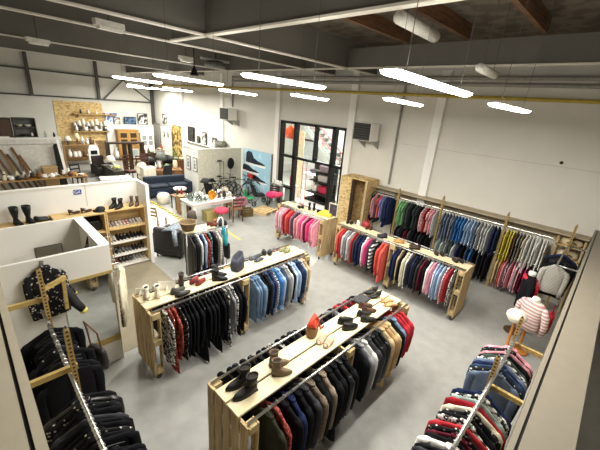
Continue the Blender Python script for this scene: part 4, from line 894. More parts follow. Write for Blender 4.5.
# folded bags on the corner shelf
t = thing('corner_shelf', 'small slatted shelf unit in the right corner holding canvas bags', 'shelf unit', (9.37, .02, 0))
for x in (0, .36): 
    for y in (.0, .5): MB().bar((x+.02, y+.02, 0), (x+.02, y+.02, 1.83), .04, .04).build('upright', PINE_Z, t)
for z in (.9, 1.3, 1.62): MB().box(0, 0, z, .40, .54, z+.025).build('shelf', PINE_Y, t)
for i, (z, c, h) in enumerate(((1.646, '#cdbb97', .12), (1.326, '#d8c8a8', .14), (.926, '#2b2a2a', .16))):
    t = thing('canvas_bag', ['beige canvas bag on the top shelf of the right corner', 'cream canvas bag on the middle shelf of the right corner', 'black bag on the lowest shelf of the right corner'][i], 'bag', (9.57, .28, z), .1)
    MB().loft([[(.15*k*spow(math.cos(a), .6), .2*k*spow(math.sin(a), .6), zz) for a in [2*PI*q/14 for q in range(14)]] for k, zz in ((.9, 0), (1.05, h*.4), (.95, h), (.5, h+.02))]).build('body', mat(c, .8, var=.15), t, smooth=True)
    MB().tube([(-.17, -.08, h*.6), (-.22, -.04, h*.9), (-.22, .06, h*.9), (-.17, .1, h*.6)], .012, 6).build('handle', mat('#3a2f26', .6), t)
# ------------------------------------------------------------------ chipboard changing cabinet, doorway corner
t = thing('chipboard_cabinet', 'open-fronted chipboard cabinet against the wall right of the doorway', 'cabinet', (9.05, 5.66, 0))
Wc, Dc, Hc = 1.0, .68, 2.05
MB().box(0, -.03, 0, Dc, 0, Hc).build('side_panel', OSB, t); MB().box(0, Wc, 0, Dc, Wc+.03, Hc).build('side_panel', OSB, t)
MB().box(Dc-.03, 0, 0, Dc, Wc, Hc).build('back_panel', OSB, t); MB().box(-.02, -.04, Hc, Dc, Wc+.04, Hc+.03).build('top_panel', OSB, t)
MB().box(-.02, Wc-.42, 0, 0, Wc+.03, Hc).build('front_panel', OSB, t)
MB().box(-.03, Wc-.56, 0, .03, Wc-.43, Hc-.05).build('dark_post', DWOOD, t, label='dark brown post'); MB().box(-.03, -.04, 0, .03, .04, Hc).build('pale_post', PINE_Z, t)

# ------------------------------------------------------------------ small rack behind the left pallet rack
t = thing('small_clothes_rack', 'small chrome clothes rack with patterned tops behind the left pallet rack', 'clothes rack', (3.18, 6.42, 0))
fr = MB()
for x in (0, 1.05): fr.tube([(x, -.25, .03), (x, .25, .03)], .016, 6); fr.tube([(x, 0, .03), (x, 0, 1.3)], .016, 8)
fr.tube([(0, 0, 1.3), (1.05, 0, 1.3)], .016, 8); fr.build('frame', STEEL, t, smooth=True)
MB().box(.0, .03, 1.31, .75, .33, 1.33).build('top_board', PLANK_X, t)
for x in (.02, .73): MB().tube([(x, 0, 1.3), (x, .3, 1.31)], .01, 6).build('board_bracket', STEEL, t)
rail_clothes('lth:coat bk:coat lth:coat wh:shirt nv:dress lb:shirt rfl:shirt bk:dress tlf:dress bk:shirt ppf:dress crp:coat gy:dress', (3.22, 6.42), (4.02, 6.42), 1.3, 'clothes on the small chrome rack', 'on the small chrome rack behind the left rack')
t = thing('teal_bag', 'teal drawstring bag hanging on the right end of the small chrome rack', 'bag', (4.12, 6.38, .85))
MB().loft([[(.06*k*math.cos(a), .15*k*math.sin(a), z) for a in [2*PI*q/14 for q in range(14)]] for k, z in ((.9, 0), (1.1, .08), (.9, .25), (.4, .38), (.5, .42))]).build('body', mat('#2b97a3', .7, var=.2), t, smooth=True); MB().tube([(0, -.03, .4), (.0, -.02, .47), (0, .02, .47), (0, .03, .4)], .008, 6).build('strap', mat('#2b97a3', .7), t)
t = thing('black_tote', 'black tote hanging below the teal bag on the small chrome rack', 'bag', (4.22, 6.44, .45))
MB().loft([[(.035*k, -.14, z), (.035*k, .14, z), (-.035*k, .14, z), (-.035*k, -.14, z)] for k, z in ((1, 0), (1.2, .15), (.8, .42))]).build('body', mat('#151517', .6), t, bevel=.01); MB().tube([(0, -.08, .42), (0, -.05, .8), (0, .05, .8), (0, .08, .42)], .008, 6).build('strap', BLACK, t)
t = thing('wicker_basket', 'round wicker basket on the left end of the small chrome rack', 'basket', (3.42, 6.6, 1.335)); MB().lathe([(.12, 0), (.15, .02), (.2, .2), (.215, .22), (.2, .225), (.185, .2), (.13, .03), (.02, .025)], n=22).build('body', mat('#7f6a4e', .8, pat='check', hex2='#5d4a33', scale=40), t, smooth=True); MB().ring((0, 0, .22), .21, .015, 'z', 24, 6).build('rim', mat('#8f7858', .8), t)
t.location = (3.32, 6.6, 1.331); t.scale = (.9, .9, .9)
pair('low', '#6b3322', '{} russet shoe on the board above the small chrome rack', (3.82, 6.56, 1.331), .3, 'russet shoes', gap=.1, L=.25)
t = thing('black_felt_hat', 'black felt hat standing on a white stool behind the small chrome rack', 'hat', (4.75, 7.5, .86)); MB().lathe([(.17, 0), (.17, .1), (.15, .13), (.02, .135)], n=20).build('crown', mat('#1b1b1d', .8), t, smooth=True); MB().ring((0, 0, .03), .172, .012, 'z', 20, 5).build('band', DGREY, t)
t = thing('white_stool', 'white round stool under the black felt hat', 'stool', (4.75, 7.5, 0)); MB().lathe([(.2, .82), (.2, .86), (.01, .86)], n=18).build('seat', W_PAINT, t)
for k in range(4):
    a = PI/4+PI/2*k; MB().bar((.2*math.cos(a), .2*math.sin(a), 0), (.13*math.cos(a), .13*math.sin(a), .83), .03, .03).build('leg', W_PAINT, t)
t = thing('white_arched_handle', 'white arched cane hooked on the right end of the small chrome rack', 'cane', (4.2, 6.52, 1.0)); MB().tube([(-.07, 0, .25), (-.07, 0, .42), (-.03, 0, .5), (.04, 0, .5), (.08, 0, .42), (.08, 0, -.97)], .018, 8).build('shaft', W_PAINT, t, smooth=True)
for o in (bpy.data.objects['white_arched_handle'],): o.location = (4.16, 6.6, .98)

# ------------------------------------------------------------------ dark armchair, wooden chair
LEA = mat('#1f1918', .45, spec=.5, var=.15)
t = thing('leather_armchair', 'dark brown leather tub armchair behind the shoe shelf end', 'armchair', (3.75, 8.3, 0), 2.2)
MB().box(-.38, -.38, .05, .38, .36, .42).build('seat_base', LEA, t, bevel=.05); MB().box(-.26, -.36, .42, .26, .24, .5).build('seat_cushion', LEA, t, bevel=.04)
MB().box(-.4, .22, .2, .4, .42, .86).build('backrest', LEA, t, bevel=.07)
for s in (-1, 1): MB().box(s*.28, -.4, .1, s*.44, .4, .7).build('armrest', LEA, t, bevel=.06)
for x in (-.32, .32):
    for y in (-.32, .34): MB().tube([(x, y, 0), (x, y, .06)], .025, 8).build('leg', BLACK, t)
t = thing('denim_jacket', 'pale grey denim jacket draped over the dark armchair', 'jacket', (3.68, 8.07, .62), .6)
dz = MB(); rows = []
for i in range(9):
    u = i/8; rows.append([(-.3+.6*j/8, -.22+.44*u, .3-.10*abs(u-.5)*2+.03*math.sin(j*1.9+i)) for j in range(9)])
dz.loft(rows, cap=False, closed=False)
jo = dz.build('cloth', mat('#8c939b', .9, pat='blotch', hex2='#6f7781', scale=16), t, smooth=True); sm = jo.modifiers.new('thick', 'SOLIDIFY'); sm.thickness = .035
MB().tube([(-.3, -.15, .24), (-.4, -.22, .1), (-.42, -.26, -.1)], [.06, .06, .05]).build('sleeve', mat('#8c939b', .9, pat='blotch', hex2='#6f7781', scale=16), t, smooth=True)
def chair(lab, loc, rz, wood, seat, seatlab=None, sh=.45, bh=.9, w=.42, group=None, slats=3):
    t = thing('dining_chair', lab, 'chair', loc, rz, group)
    h = w/2
    MB().box(-h, -h, sh, h, h, sh+.04).build('seat', seat, t, bevel=.008)
    for sx in (-1, 1):
        MB().bar((sx*(h-.025), -h+.025, 0), (sx*(h-.025), -h+.025, sh), .035, .035).build('leg', wood, t)
        MB().bar((sx*(h-.025), h-.02, 0), (sx*(h-.025), h-.02, sh), .035, .035).build('leg', wood, t)
        MB().bar((sx*(h-.025), h-.02, sh), (sx*(h-.025), h+.05, bh), .035, .035).build('back_post', wood, t)
    q = MB()
    for k in range(slats):
        z = sh+.16+(bh-sh-.2)*k/max(1, slats-1); q.box(-h+.03, h-.01+.07*(z-sh)/(bh-sh), z-.03, h-.03, h+.012+.07*(z-sh)/(bh-sh), z+.03)
    q.build('back_slats', wood, t)
    return t
LW = mat('#b08a58', .5, pat='wood_z', hex2='#8a673c')
chair('honey wooden chair with a white seat beside the shelf end panel', (4.05, 10.1, 0), 2.0, LW, mat('#e6e0d4', .7), w=.4)

# yellow floor line and hazard strip
struct('floor_yellow_line', MB().bar((5.78, 8.0, .002), (5.86, 8.85, .002), .06, .004), mat('#d8cf3f', .6), 'yellow painted line on the floor', 'floor marking')
hz = MB()
struct('floor_hazard_tape', MB().box(5.1, 10.0, 0, 5.22, 14.5, .005), mat('#d9c63a', .6, pat='stripe_y', hex2='#222222', scale=1.6), 'black and yellow hazard tape edging the aisle', 'floor marking')

# ------------------------------------------------------------------ white glassware table and things round it
tab = thing('white_table', 'long white table crowded with glassware and dishes', 'table', (5.2, 9.95, 0))
MB().box(0, 0, .7, 1.85, .9, .75).build('tabletop', W_PAINT, tab, bevel=.006); MB().box(.06, .06, .6, 1.79, .84, .7).build('apron', W_PAINT, tab)
for x in (.03, 1.7):
    for y in (.03, .75): MB().box(x, y, 0, x+.12, y+.12, .7).build('leg', W_PAINT, tab)
GLS = glass_mat('#e4ebe8', .25)
PROF = {
 'wine_glass': [(.035, 0), (.005, .008), (.005, .09), (.03, .11), (.04, .15), (.033, .2)],
 'tumbler': [(.03, 0), (.037, .1), (.034, .1), (.028, .01)],
 'vase': [(.04, 0), (.06, .06), (.055, .14), (.025, .2), (.035, .24)],
 'bowl': [(.03, 0), (.06, .02), (.1, .07), (.097, .07), (.05, .02)],
 'jug': [(.05, 0), (.065, .08), (.045, .16), (.055, .2)],
 'bottle': [(.035, 0), (.035, .15), (.013, .2), (.013, .26)],
 'cup': [(.025, 0), (.038, .03), (.042, .08), (.038, .08), (.02, .01)],
 'plate': [(.05, 0), (.11, .015), (.108, .02), (.04, .008)],
 'teapot': [(.05, 0), (.09, .06), (.075, .12), (.03, .15), (.012, .17)],
 'candlestick': [(.05, 0), (.012, .02), (.015, .12), (.03, .15), (.028, .17)],
 'jar': [(.045, 0), (.05, .02), (.05, .13), (.04, .15), (.042, .17)],
}
HANDLE = {'jug', 'cup', 'teapot'}
def pot(kind, m, lab, loc, group, sc=1, cat=None, rz=0):
    o = MB().lathe([(r*sc, z*sc) for r, z in PROF[kind]], n=14).build(kind, m, loc=loc, smooth=True, rz=rz)
    tag(o, lab, cat or kind.replace('_', ' '), group)
    if kind in HANDLE:
        R = max(r for r, z in PROF[kind])*sc; z = PROF[kind][1][1]*sc*1.1
        MB().ring((R, 0, z+.01), .028*sc, .006*sc, 'y', 12, 5).build('handle', m, o)
    if kind == 'teapot': MB().tube([(-.07*sc, 0, .05*sc), (-.13*sc, 0, .12*sc)], .012*sc, 6).build('spout', m, o)
    if kind == 'wine_glass': MB().lathe([(.0, .005), (.036*sc, .0)], n=12).build('foot', m, o)
    return o
CW = [('white', W_PAINT), ('clear glass', GLS), ('pale blue', mat('#b7c6cf', .3)), ('brown', mat('#6c4a33', .4)), ('cream', mat('#dccfae', .4)), ('dark', mat('#33302e', .4)), ('silver', mat('#b5b6b6', .25, metal=.8)), ('amber', mat('#c98a2b', .3)), ('red', mat('#a23a33', .4)), ('green', mat('#66794f', .4))]
def clutter(n, kinds, cols, x0, x1, y0, y1, z, where, group, sc=1.0, nx=None, order='from left'):
    """scatter n small pieces on a grid, labelled by kind, colour and order"""
    nx = nx or n; ny = math.ceil(n/nx); seen = {}; plan = []
    for i in range(n):
        k = rnd.choice(kinds); c = rnd.choice(cols)
        seen[(k, c)] = seen.get((k, c), 0)+1; plan.append((k, c))
    cnt = {}
    for i, (k, c) in enumerate(plan):
        ix, iy = i//ny, i % ny
        x = x0+(x1-x0)*(ix+.5)/max(1, math.ceil(n/ny))+rnd.uniform(-.02, .02); y = y0+(y1-y0)*(iy+.5)/ny+rnd.uniform(-.02, .02)
        cnt[(k, c)] = cnt.get((k, c), 0)+1
        nm = '%s %s' % (CW[c][0], k.replace('_', ' '))
        lab = '%s %s' % (nm, where) if seen[(k, c)] == 1 else '%s %s, %s such %s' % (nm, where, ordw(cnt[(k, c)]), order)
        pot(k, CW[c][1], lab, (x, y, z), group, sc*rnd.uniform(.85, 1.15), rz=rnd.uniform(0, 6))
clutter(30, ['wine_glass', 'tumbler', 'vase', 'bottle', 'jug', 'bowl'], [1, 1, 1, 0, 1, 6], 5.28, 5.95, 10.02, 10.78, .75, 'on the left of the white table', 'glassware on the white table', 1.1, nx=6)
clutter(20, ['cup', 'teapot', 'bowl', 'jar', 'jug', 'candlestick'], [0, 0, 3, 5, 4, 0, 6], 6.35, 6.98, 10.02, 10.78, .75, 'on the right of the white table', 'crockery on the white table', 1.1, nx=5)
t = thing('amber_tray', 'round amber tray standing upright in the middle of the white table', 'tray', (6.12, 10.2, .75), .1)
MB().lathe([(.0, 0), (.17, 0), (.17, .02), (.0, .02)], n=20).build('disc', mat('#d79a2c', .35, pat='blotch', hex2='#b8741c', scale=12), t).rotation_euler = (PI/2-.25, 0, 0)
t.children[0].location = (0, .03, .168)
MB().box(-.06, -.01, 0, .06, .08, .03).build('stand', DWOOD, t)
t = thing('round_plaque', 'round white patterned plate standing at the right end of the white table', 'plate', (6.9, 10.55, .75), .1)
MB().lathe([(.0, .012), (.1, .008), (.16, .02), (.16, 0), (.0, 0)], n=20).build('plate', mat('#e9e5dc', .3, pat='blotch', hex2='#a9a6a0', scale=24), t).rotation_euler = (PI/2-.2, 0, 0)
t.children[0].location = (0, .02, .158)
MB().box(-.05, -.01, 0, .05, .06, .02).build('stand', DWOOD, t)
# pink swivel stool, chair with pink cloth
t = thing('pink_stool', 'pink upholstered stool in front of the white table', 'stool', (6.1, 9.58, 0))
MB().lathe([(.18, .43), (.25, .46), (.25, .54), (.2, .58), (.02, .59)], n=20).build('seat', mat('#d8475e', .8), t, smooth=True); MB().tube([(0, 0, .05), (0, 0, .44)], .035, 10).build('post', LW, t)
for k in range(4):
    a = PI/2*k+.4; MB().bar((0, 0, .08), (.22*math.cos(a), .22*math.sin(a), .02), .04, .035).build('foot', LW, t)
t = chair('brown wooden chair with a pink cloth over its back at the table end', (6.75, 9.62, 0), 2.9, mat('#5b3c28', .5), mat('#7a5438', .6), w=.42)
o = thing('pink_cloth', 'dusty pink cloth hanging over the brown chair at the table end', 'cloth', (6.8, 9.41, .6), 2.9)
MB().box(-.2, -.02, 0, .2, -.005, .34).box(-.2, .055, .05, .2, .07, .34).box(-.2, -.02, .325, .2, .07, .34).build('cloth', mat('#c47a8c', .9, pat='blotch', hex2='#8f5b72', scale=16), o)
t = thing('brass_trunk', 'pale yellow box under the white table', 'box', (5.75, 9.98, 0)); MB().box(0, 0, 0, .5, .35, .33).build('body', mat('#b7a86a', .5), t, bevel=.01); MB().box(-.01, -.01, .33, .51, .36, .37).build('lid', mat('#c2b377', .5), t)
t = thing('orange_pot', 'small terracotta pot on the floor in front of the white table', 'pot', (5.85, 9.5, 0)); MB().lathe([(.07, 0), (.1, .2), (.11, .2), (.11, .24), (.08, .24), (.06, .05)], n=16).build('body', mat('#b6764f', .7), t, smooth=True); MB().lathe([(.085, .2), (.01, .205)], n=12).build('soil', DWOOD, t)
t = thing('fabric_lampshade', 'brown drum lampshade lamp on the floor left of the white table', 'lamp', (5.05, 9.75, 0)); MB().lathe([(.1, 0), (.1, .02), (.015, .03), (.015, .4)], n=14).build('base', DWOOD, t); MB().lathe([(.17, .35), (.13, .6)], n=18).build('lamp_shade', mat('#564b42', .8), t, smooth=True)
# pouffes, low stools
t = thing('white_pouffe', 'round white pouffe beside the hazard tape', 'pouffe', (5.5, 12.95, 0)); MB().lathe([(.2, 0), (.25, .05), (.26, .3), (.2, .4), (.02, .42)], n=20).build('cushion', mat('#e2dcc9', .8), t, smooth=True); MB().lathe([(.21, -.001), (.21, .03)], n=18).build('foot_ring', DWOOD, t)
t = thing('small_side_table', 'small wooden side table near the white pouffe', 'table', (5.75, 12.0, 0)); MB().box(-.3, -.22, .52, .3, .22, .55).build('tabletop', MWOOD, t)
for x in (-.26, .26):
    for y in (-.18, .18): MB().bar((x, y, 0), (x, y, .52), .035, .035).build('leg', DWOOD, t)
pot('bottle', CW[3][1], 'brown bottle on the small side table', (5.65, 12.0, .55), None, 1.2)
pot('vase', CW[8][1], 'red vase on the small side table', (5.85, 12.05, .55), None, 1.0)
t = thing('white_basin_stool', 'low stool with a white round top near the blue sofa', 'stool', (6.2, 12.9, 0)); MB().lathe([(.26, .5), (.27, .56), (.25, .58), (.02, .58)], n=20).build('seat', W_PAINT, t, smooth=True); MB().lathe([(.18, 0), (.16, .5)], n=16).build('pedestal', DWOOD, t)
t = thing('black_handbag_pile', 'black bag on the floor under the side table', 'bag', (5.75, 11.45, 0)); MB().ball((0, 0, .18), .2, .17, .18).build('body', BLACK, t, smooth=True); MB().tube([(-.1, 0, .3), (0, 0, .45), (.1, 0, .3)], .012, 6).build('handle', BLACK, t)
t = thing('wooden_step', 'small honey-wood bookcase left of the white table', 'bookcase', (5.35, 11.2, 0)); 
for z in (.03, .35, .68): MB().box(0, 0, z, .35, .3, z+.025).build('shelf', LW, t)
for x in (0, .325): MB().box(x, 0, 0, x+.025, .3, .7).build('side_panel', LW, t)
# blue sofa
SB = mat('#242c38', .8, var=.2)
t = thing('blue_sofa', 'dark blue sofa in front of the display partition', 'sofa', (6.15, 14.0, 0), -.1)
MB().box(-.85, -.4, .1, .85, .4, .42).build('seat_base', SB, t, bevel=.05)
for x in (-.42, .42): MB().box(x-.4, -.38, .42, x+.4, .2, .54).build('seat_cushion', SB, t, bevel=.05)
MB().box(-.9, .2, .15, .9, .46, .82).build('backrest', SB, t, bevel=.08)
for s in (-1, 1): MB().box(s*.8, -.42, .1, s*1.0, .44, .64).build('armrest', SB, t, bevel=.07)
for x in (-.8, .8):
    for y in (-.35, .35): MB().tube([(x, y, 0), (x, y, .12)], .03, 8).build('leg', DWOOD, t)
t = thing('blue_pouffe', 'low dark blue pouffe behind the white pouffe', 'pouffe', (5.62, 13.4, 0)); t.scale = (.65, .65, .9); MB().lathe([(.28, .02), (.32, .1), (.32, .3), (.25, .38), (.02, .4)], n=18).build('cushion', mat('#33405c', .8), t, smooth=True); MB().lathe([(.25, 0), (.25, .04)], n=16).build('foot_ring', DWOOD, t)

# ------------------------------------------------------------------ display partition with bikes
t = thing('display_partition', 'cream display partition behind the bicycles', 'partition', (7.3, 13.3, 0))
MB().box(0, 0, 0, 2.3, .08, 2.05).build('front_panel', mat('#d5d0bd', .7), t); MB().box(0, .08, 0, .08, 1.35, 2.05).build('end_panel', W_PAINT, t); MB().box(-.02, -.02, 2.05, 2.3, .1, 2.08).build('cap', W_PAINT, t); MB().box(-.02, .1, 2.05, .1, 1.37, 2.08).build('cap', W_PAINT, t)
for y, lab in ((13.55, 'nearer'), (14.15, 'farther')):
    t = thing('framed_drawing', lab + ' framed drawing on the white end of the display partition', 'picture', (7.285, y+.0, 1.05))
    MB().box(-.02, -.17, 0, .012, .17, .62).build('frame', mat('#4a4a48', .5), t); MB().box(-.024, -.14, .03, -.02, .14, .59).build('mount', W_PAINT, t); MB().box(-.027, -.08, .12, -.024, .08, .5).build('print', mat('#6d6f70', .6, pat='blotch', hex2='#cfcfcc', scale=9), t)
for x, w_, h_, lab in ((7.55, .0, .0, 'x'),):
    pass
# blue trainer poster board on the wall
BX = 9.69
t = thing('trainer_poster_board', 'blue board with pictures of black trainers on the side wall', 'poster board', (BX, 11.15, .1))
MB().box(-.02, 0, 0, .02, 2.1, 1.98).build('board', mat('#9cc3d6', .5, pat='blotch', hex2='#b6d6e4', scale=1.2), t); MB().box(-.03, -.04, 0, .05, 0, 1.98).build('edge_strip', mat('#8c887d', .5), t)
def shoepic(y0, z0, s, c, high=False, solec='#e9e9e6', n='x'):
    """side view trainer, toe to smaller y (right in view)"""
    up = [(0, .14), (.02, .42 if not high else .62), (.12, .5 if not high else .72), (.3, .46 if not high else .7), (.42, .42), (.62, .3), (.86, .24), (1.0, .17), (1.0, .1), (0, .1)]
    so = [(-.01, 0), (-.02, .12), (.5, .1), (1.02, .13), (1.03, .05), (.96, 0)]
    p = MB().prism([(y0-a*s, z0+b*s*.62) for a, b in up], -.026, -.02, 'yz'); p.build('printed_upper', mat(c, .6, pat='blotch', hex2='#2b3644', scale=9), t, label='printed ' + n)
    MB().prism([(y0-a*s, z0+b*s*.62) for a, b in so], -.028, -.02, 'yz').build('printed_sole', mat(solec, .6), t)
shoepic(1.85, 1.25, 1.45, '#16202e', True, n='dark high-top trainer')
shoepic(2.1, .86, 1.25, '#15181d', n='black low trainer')
MB().prism([(1.7, .62), (1.75, .84), (1.05, .84), (1.1, .66), (1.3, .58)], -.026, -.02, 'yz').build('printed_tongue', mat('#c9433f', .6), t, label='printed red trainer')
shoepic(1.3, .5, 1.05, '#15181d', n='smaller black trainer')
t = thing('wall_switch_plate', 'dark box on the wall between the trainer board and the doorway', 'box', (XW-.03, 10.95, 1.2)); MB().box(-.02, -.06, 0, .03, .06, .35).build('casing', mat('#3a332e', .5), t); MB().box(-.03, -.03, .1, -.02, .03, .2).build('switch', DGREY, t)

TYRE = mat('#1a1a1b', .6)
def bicycle(lab, loc, rz, col, s=1):
    t = thing('bicycle', lab, 'bicycle', loc, rz, 'bicycles in front of the display partition')
    R_ = .31*s; wb = .5*s
    for sx in (-1, 1):
        w_ = MB().ring((sx*wb, 0, R_), R_-.02, .02, 'y', 26, 6).build('wheel', TYRE, t, smooth=True)
        q = MB()
        for k in range(9): a = 2*PI*k/9; q.tube([(sx*wb, 0, R_), (sx*wb+(R_-.03)*math.cos(a), 0, R_+(R_-.03)*math.sin(a))], .003, 4)
        q.build('spokes', STEEL, w_)
    m = mat(col, .35)
    bb = (-.08*s, 0, .29*s); st = (-.2*s, 0, .78*s); hd = (.34*s, 0, .76*s); hb = (.38*s, 0, .62*s); rr = (-wb, 0, R_); fr = (wb, 0, R_)
    f = MB()
    for a, b in ((bb, st), (st, hd), (bb, hb), (bb, rr), ((-.19*s, 0, .7*s), rr), (hd, hb)): f.tube([a, b], .017*s, 7)
    f.build('frame', m, t, smooth=True); MB().tube([hb, (.42*s, 0, .55*s), fr], .015*s, 7).build('fork', m, t)
    MB().tube([hd, (.36*s, 0, .92*s), (.36*s, .26*s, .96*s)], .012*s, 6).tube([(.36*s, 0, .92*s), (.36*s, -.26*s, .96*s)], .012*s, 6).build('handlebar', BLACK, t)
    MB().tube([st, (-.22*s, 0, .88*s)], .012*s, 6).loft([[(-.22*s+.14*s*math.cos(a)*(1 if abs(a-PI) < 1.6 else .9), .07*s*math.sin(a)*(1-.4*math.cos(a)), z) for a in [2*PI*k/12 for k in range(12)]] for z in (.88*s, .92*s)]).build('saddle', BLACK, t)
    MB().ring(bb, .08*s, .01*s, 'y', 16, 5).build('chainring', GALV, t)
    MB().bar((-.15*s, .1*s, .0), (-.12*s, .02, .3*s), .015, .015).build('kick_stand', BLACK, t)
bicycle('black bicycle parked leftmost in front of the display partition', (7.7, 12.55, 0), .15, '#1d1f24')
bicycle('black and grey bicycle parked in the middle of the row', (8.1, 12.0, 0), .3, '#3d4148')
bicycle('dark blue bicycle parked right of the middle in the row', (8.75, 12.35, 0), -.2, '#20283a')
bicycle('white-framed bicycle parked nearest the trainer board', (9.1, 12.0, 0), .9, '#c9c9c6')
bicycle('small black child bicycle in front of the others', (7.75, 11.35, 0), .1, '#18181b', .7)
bicycle('charcoal bicycle leaning deepest in the row, behind the others', (8.3, 12.85, 0), .05, '#2a2b2e')
t = thing('oval_mirror', 'black-backed oval mirror on a stand against the display partition', 'mirror', (8.85, 13.1, 0)); MB().lathe([(.0, 0), (.17, 0), (.19, .02), (.0, .03)], n=22, sy=1.4).build('disc', BLACK, t, smooth=False).rotation_euler = (PI/2, 0, 0); t.children[0].location = (0, 0, 1.4); MB().tube([(0, .05, .02), (0, .02, 1.35)], .015, 6).build('pole', BLACK, t); MB().lathe([(.18, 0), (.18, .02), (.02, .04)], n=14).build('base', BLACK, t)
t = thing('coat_stand', 'thin grey coat stand with a hook bar left of the oval mirror', 'stand', (8.3, 13.14, 0)); MB().tube([(0, 0, 0), (0, 0, 1.6)], .012, 6).tube([(-.2, 0, 1.5), (.2, 0, 1.5)], .012, 6).tube([(.2, 0, 1.5), (.2, 0, .2)], .012, 6).build('frame', DGREY, t); MB().box(-.2, -.1, 0, .25, .1, .02).build('base', DGREY, t); MB().box(-.12, -.03, 1.52, .08, .03, 1.58).build('hook_block', DGREY, t)
def pushchair(lab, loc, rz, c):
    t = thing('pushchair', lab, 'pushchair', loc, rz, 'pushchairs by the bicycles'); f = MB()
    for s in (-.22, .22): f.tube([(-.3, s, .1), (.05, s, .5), (-.35, s, 1.0)], .014, 6).tube([(.35, s, .1), (.0, s, .5)], .014, 6)
    f.tube([(-.35, -.22, 1.0), (-.35, .22, 1.0)], .016, 6); f.build('frame', BLACK, t)
    for x in (-.3, .35):
        for s in (-.25, .25): MB().ring((x, s, .11), .09, .022, 'y', 16, 6).tube([(x, s-.03, .11), (x, s+.03, .11)], .03, 8).build('wheel', TYRE, t, smooth=True)
    m = mat(c, .8)
    MB().prism([(-.2, .38), (.22, .4), (.24, .48), (-.12, .48), (-.28, .9), (-.36, .88)], -.19, .19).build('seat', m, t, bevel=.02)
    h = MB(); h.loft([[(-.3+.3*math.cos(a), y, .85+.25*math.sin(a)) for y in (-.2, -.1, 0, .1, .2)] for a in [PI*.1+PI*.75*k/8 for k in range(9)]], cap=False, closed=False); ho = h.build('hood', m, t, smooth=True); sm = ho.modifiers.new('thick', 'SOLIDIFY'); sm.thickness = .02
pushchair('black hooded pushchair at the left end of the bicycles', (7.2, 12.0, 0), .4, '#1a1b1d')
pushchair('dark grey hooded pushchair nearest the trainer board', (8.75, 10.8, 0), -.3, '#2b2d31')
# green child seat chair, crate, cushioned chair, pallet
t = thing('green_chair', 'small bright green shell chair on thin legs by the bicycles', 'chair', (8.15, 10.65, 0), .6)
MB().loft([[(.2*math.cos(a)*k, .18*math.sin(a)*k+dy, z+.0*math.cos(a)) for a in [2*PI*q/14 for q in range(14)]] for k, z, dy in ((.5, .36, 0), (.95, .4, 0), (1.0, .44, .02), (.9, .43, .02), (.4, .39, 0))]).build('seat', mat('#3fae74', .4), t, smooth=True)
MB().loft([[(.19*k*math.cos(a), .16+dy+.02*math.sin(a), z) for a in [2*PI*q/14 for q in range(14)]] for k, z, dy in ((.9, .42, 0), (1, .55, .03), (.8, .7, .06), (.3, .74, .07))]).build('backrest', mat('#3fae74', .4), t, smooth=True)
for x in (-.14, .14):
    for y in (-.12, .12): MB().tube([(x*1.2, y*1.2, 0), (x*.7, y*.7, .4)], .012, 6).build('leg', STEEL, t)
t = thing('wooden_crate', 'slatted wooden crate on the floor right of the table', 'crate', (7.15, 9.75, 0), -.3)
for k in range(3): MB().box(0, 0, .02+k*.1, .42, .02, .1+k*.1).box(0, .28, .02+k*.1, .42, .3, .1+k*.1).build('slat', mat('#6e5a36', .7), t)
for x in (0, .4): MB().box(x, 0, 0, x+.02, .3, .3).build('end_panel', mat('#6e5a36', .7), t)
MB().box(0, 0, 0, .42, .3, .02).build('bottom', mat('#6e5a36', .7), t)
t = thing('coffee_table', 'low wooden table beside the pink-cloth chair', 'table', (7.25, 10.35, 0)); MB().box(-.35, -.22, .36, .35, .22, .4).build('tabletop', LW, t)
for x in (-.3, .3):
    for y in (-.18, .18): MB().bar((x, y, 0), (x, y, .36), .04, .04).build('leg', MWOOD, t)
t = thing('floor_pallet', 'low wooden pallet on the floor by the doorway', 'pallet', (7.95, 9.35, 0), .25)
q = MB()
for k in range(5): q.box(0, k*.16, .1, .85, k*.16+.12, .12)
q.build('deck', PINE_X, t); q = MB()
for x in (0, .38, .76): q.box(x, 0, 0, x+.09, .76, .1)
q.build('bearers', PINE_Y, t)
t = chair('dark grey chair holding pink cushions by the doorway', (9.15, 10.25, 0), -.9, mat('#4b423c', .5), mat('#7b7672', .8), w=.5, bh=.85)
for i, (dx, dy, dz, c, lab) in enumerate(((-.22, -.05, .0, '#d22f66', 'hot pink cushion at the left on the grey chair by the doorway'), (.06, .04, .02, '#d9557c', 'rose pink cushion in the middle of the grey chair by the doorway'), (.02, -.28, .03, '#c93f5e', 'raspberry pink cushion at the right on the grey chair by the doorway'))):
    o = MB().loft([[(.2*k*spow(math.cos(a), .5), .2*k*spow(math.sin(a), .5), z) for a in [2*PI*q/16 for q in range(16)]] for k, z in ((.6, -.05), (1, 0), (.6, .05), (.05, .06))]).build('cushion', mat(c, .85), smooth=True, loc=(9.1+dx, 10.2+dy, .57+dz), rz=.4+i)
    o.rotation_euler = (.35-.3*i, .3*(i-1), .5+i); tag(o, lab, 'cushion', 'pink cushions')
t = thing('white_pots_shelf', 'small grey rack with white pots above the pink cushions', 'rack', (9.55, 10.6, 0)); MB().box(-.1, -.4, .85, .1, .3, .88).build('shelf', GALV, t)
for y in (-.38, .27): MB().box(-.09, y, 0, .09, y+.02, .86).build('side_panel', GALV, t)
for i in range(4): pot('jar', W_PAINT, 'white pot above the pink cushions, %s from the right' % ordw(i+1), (9.55, 10.3+.16*i, .88), 'white pots by the doorway', 1.0, 'pot')

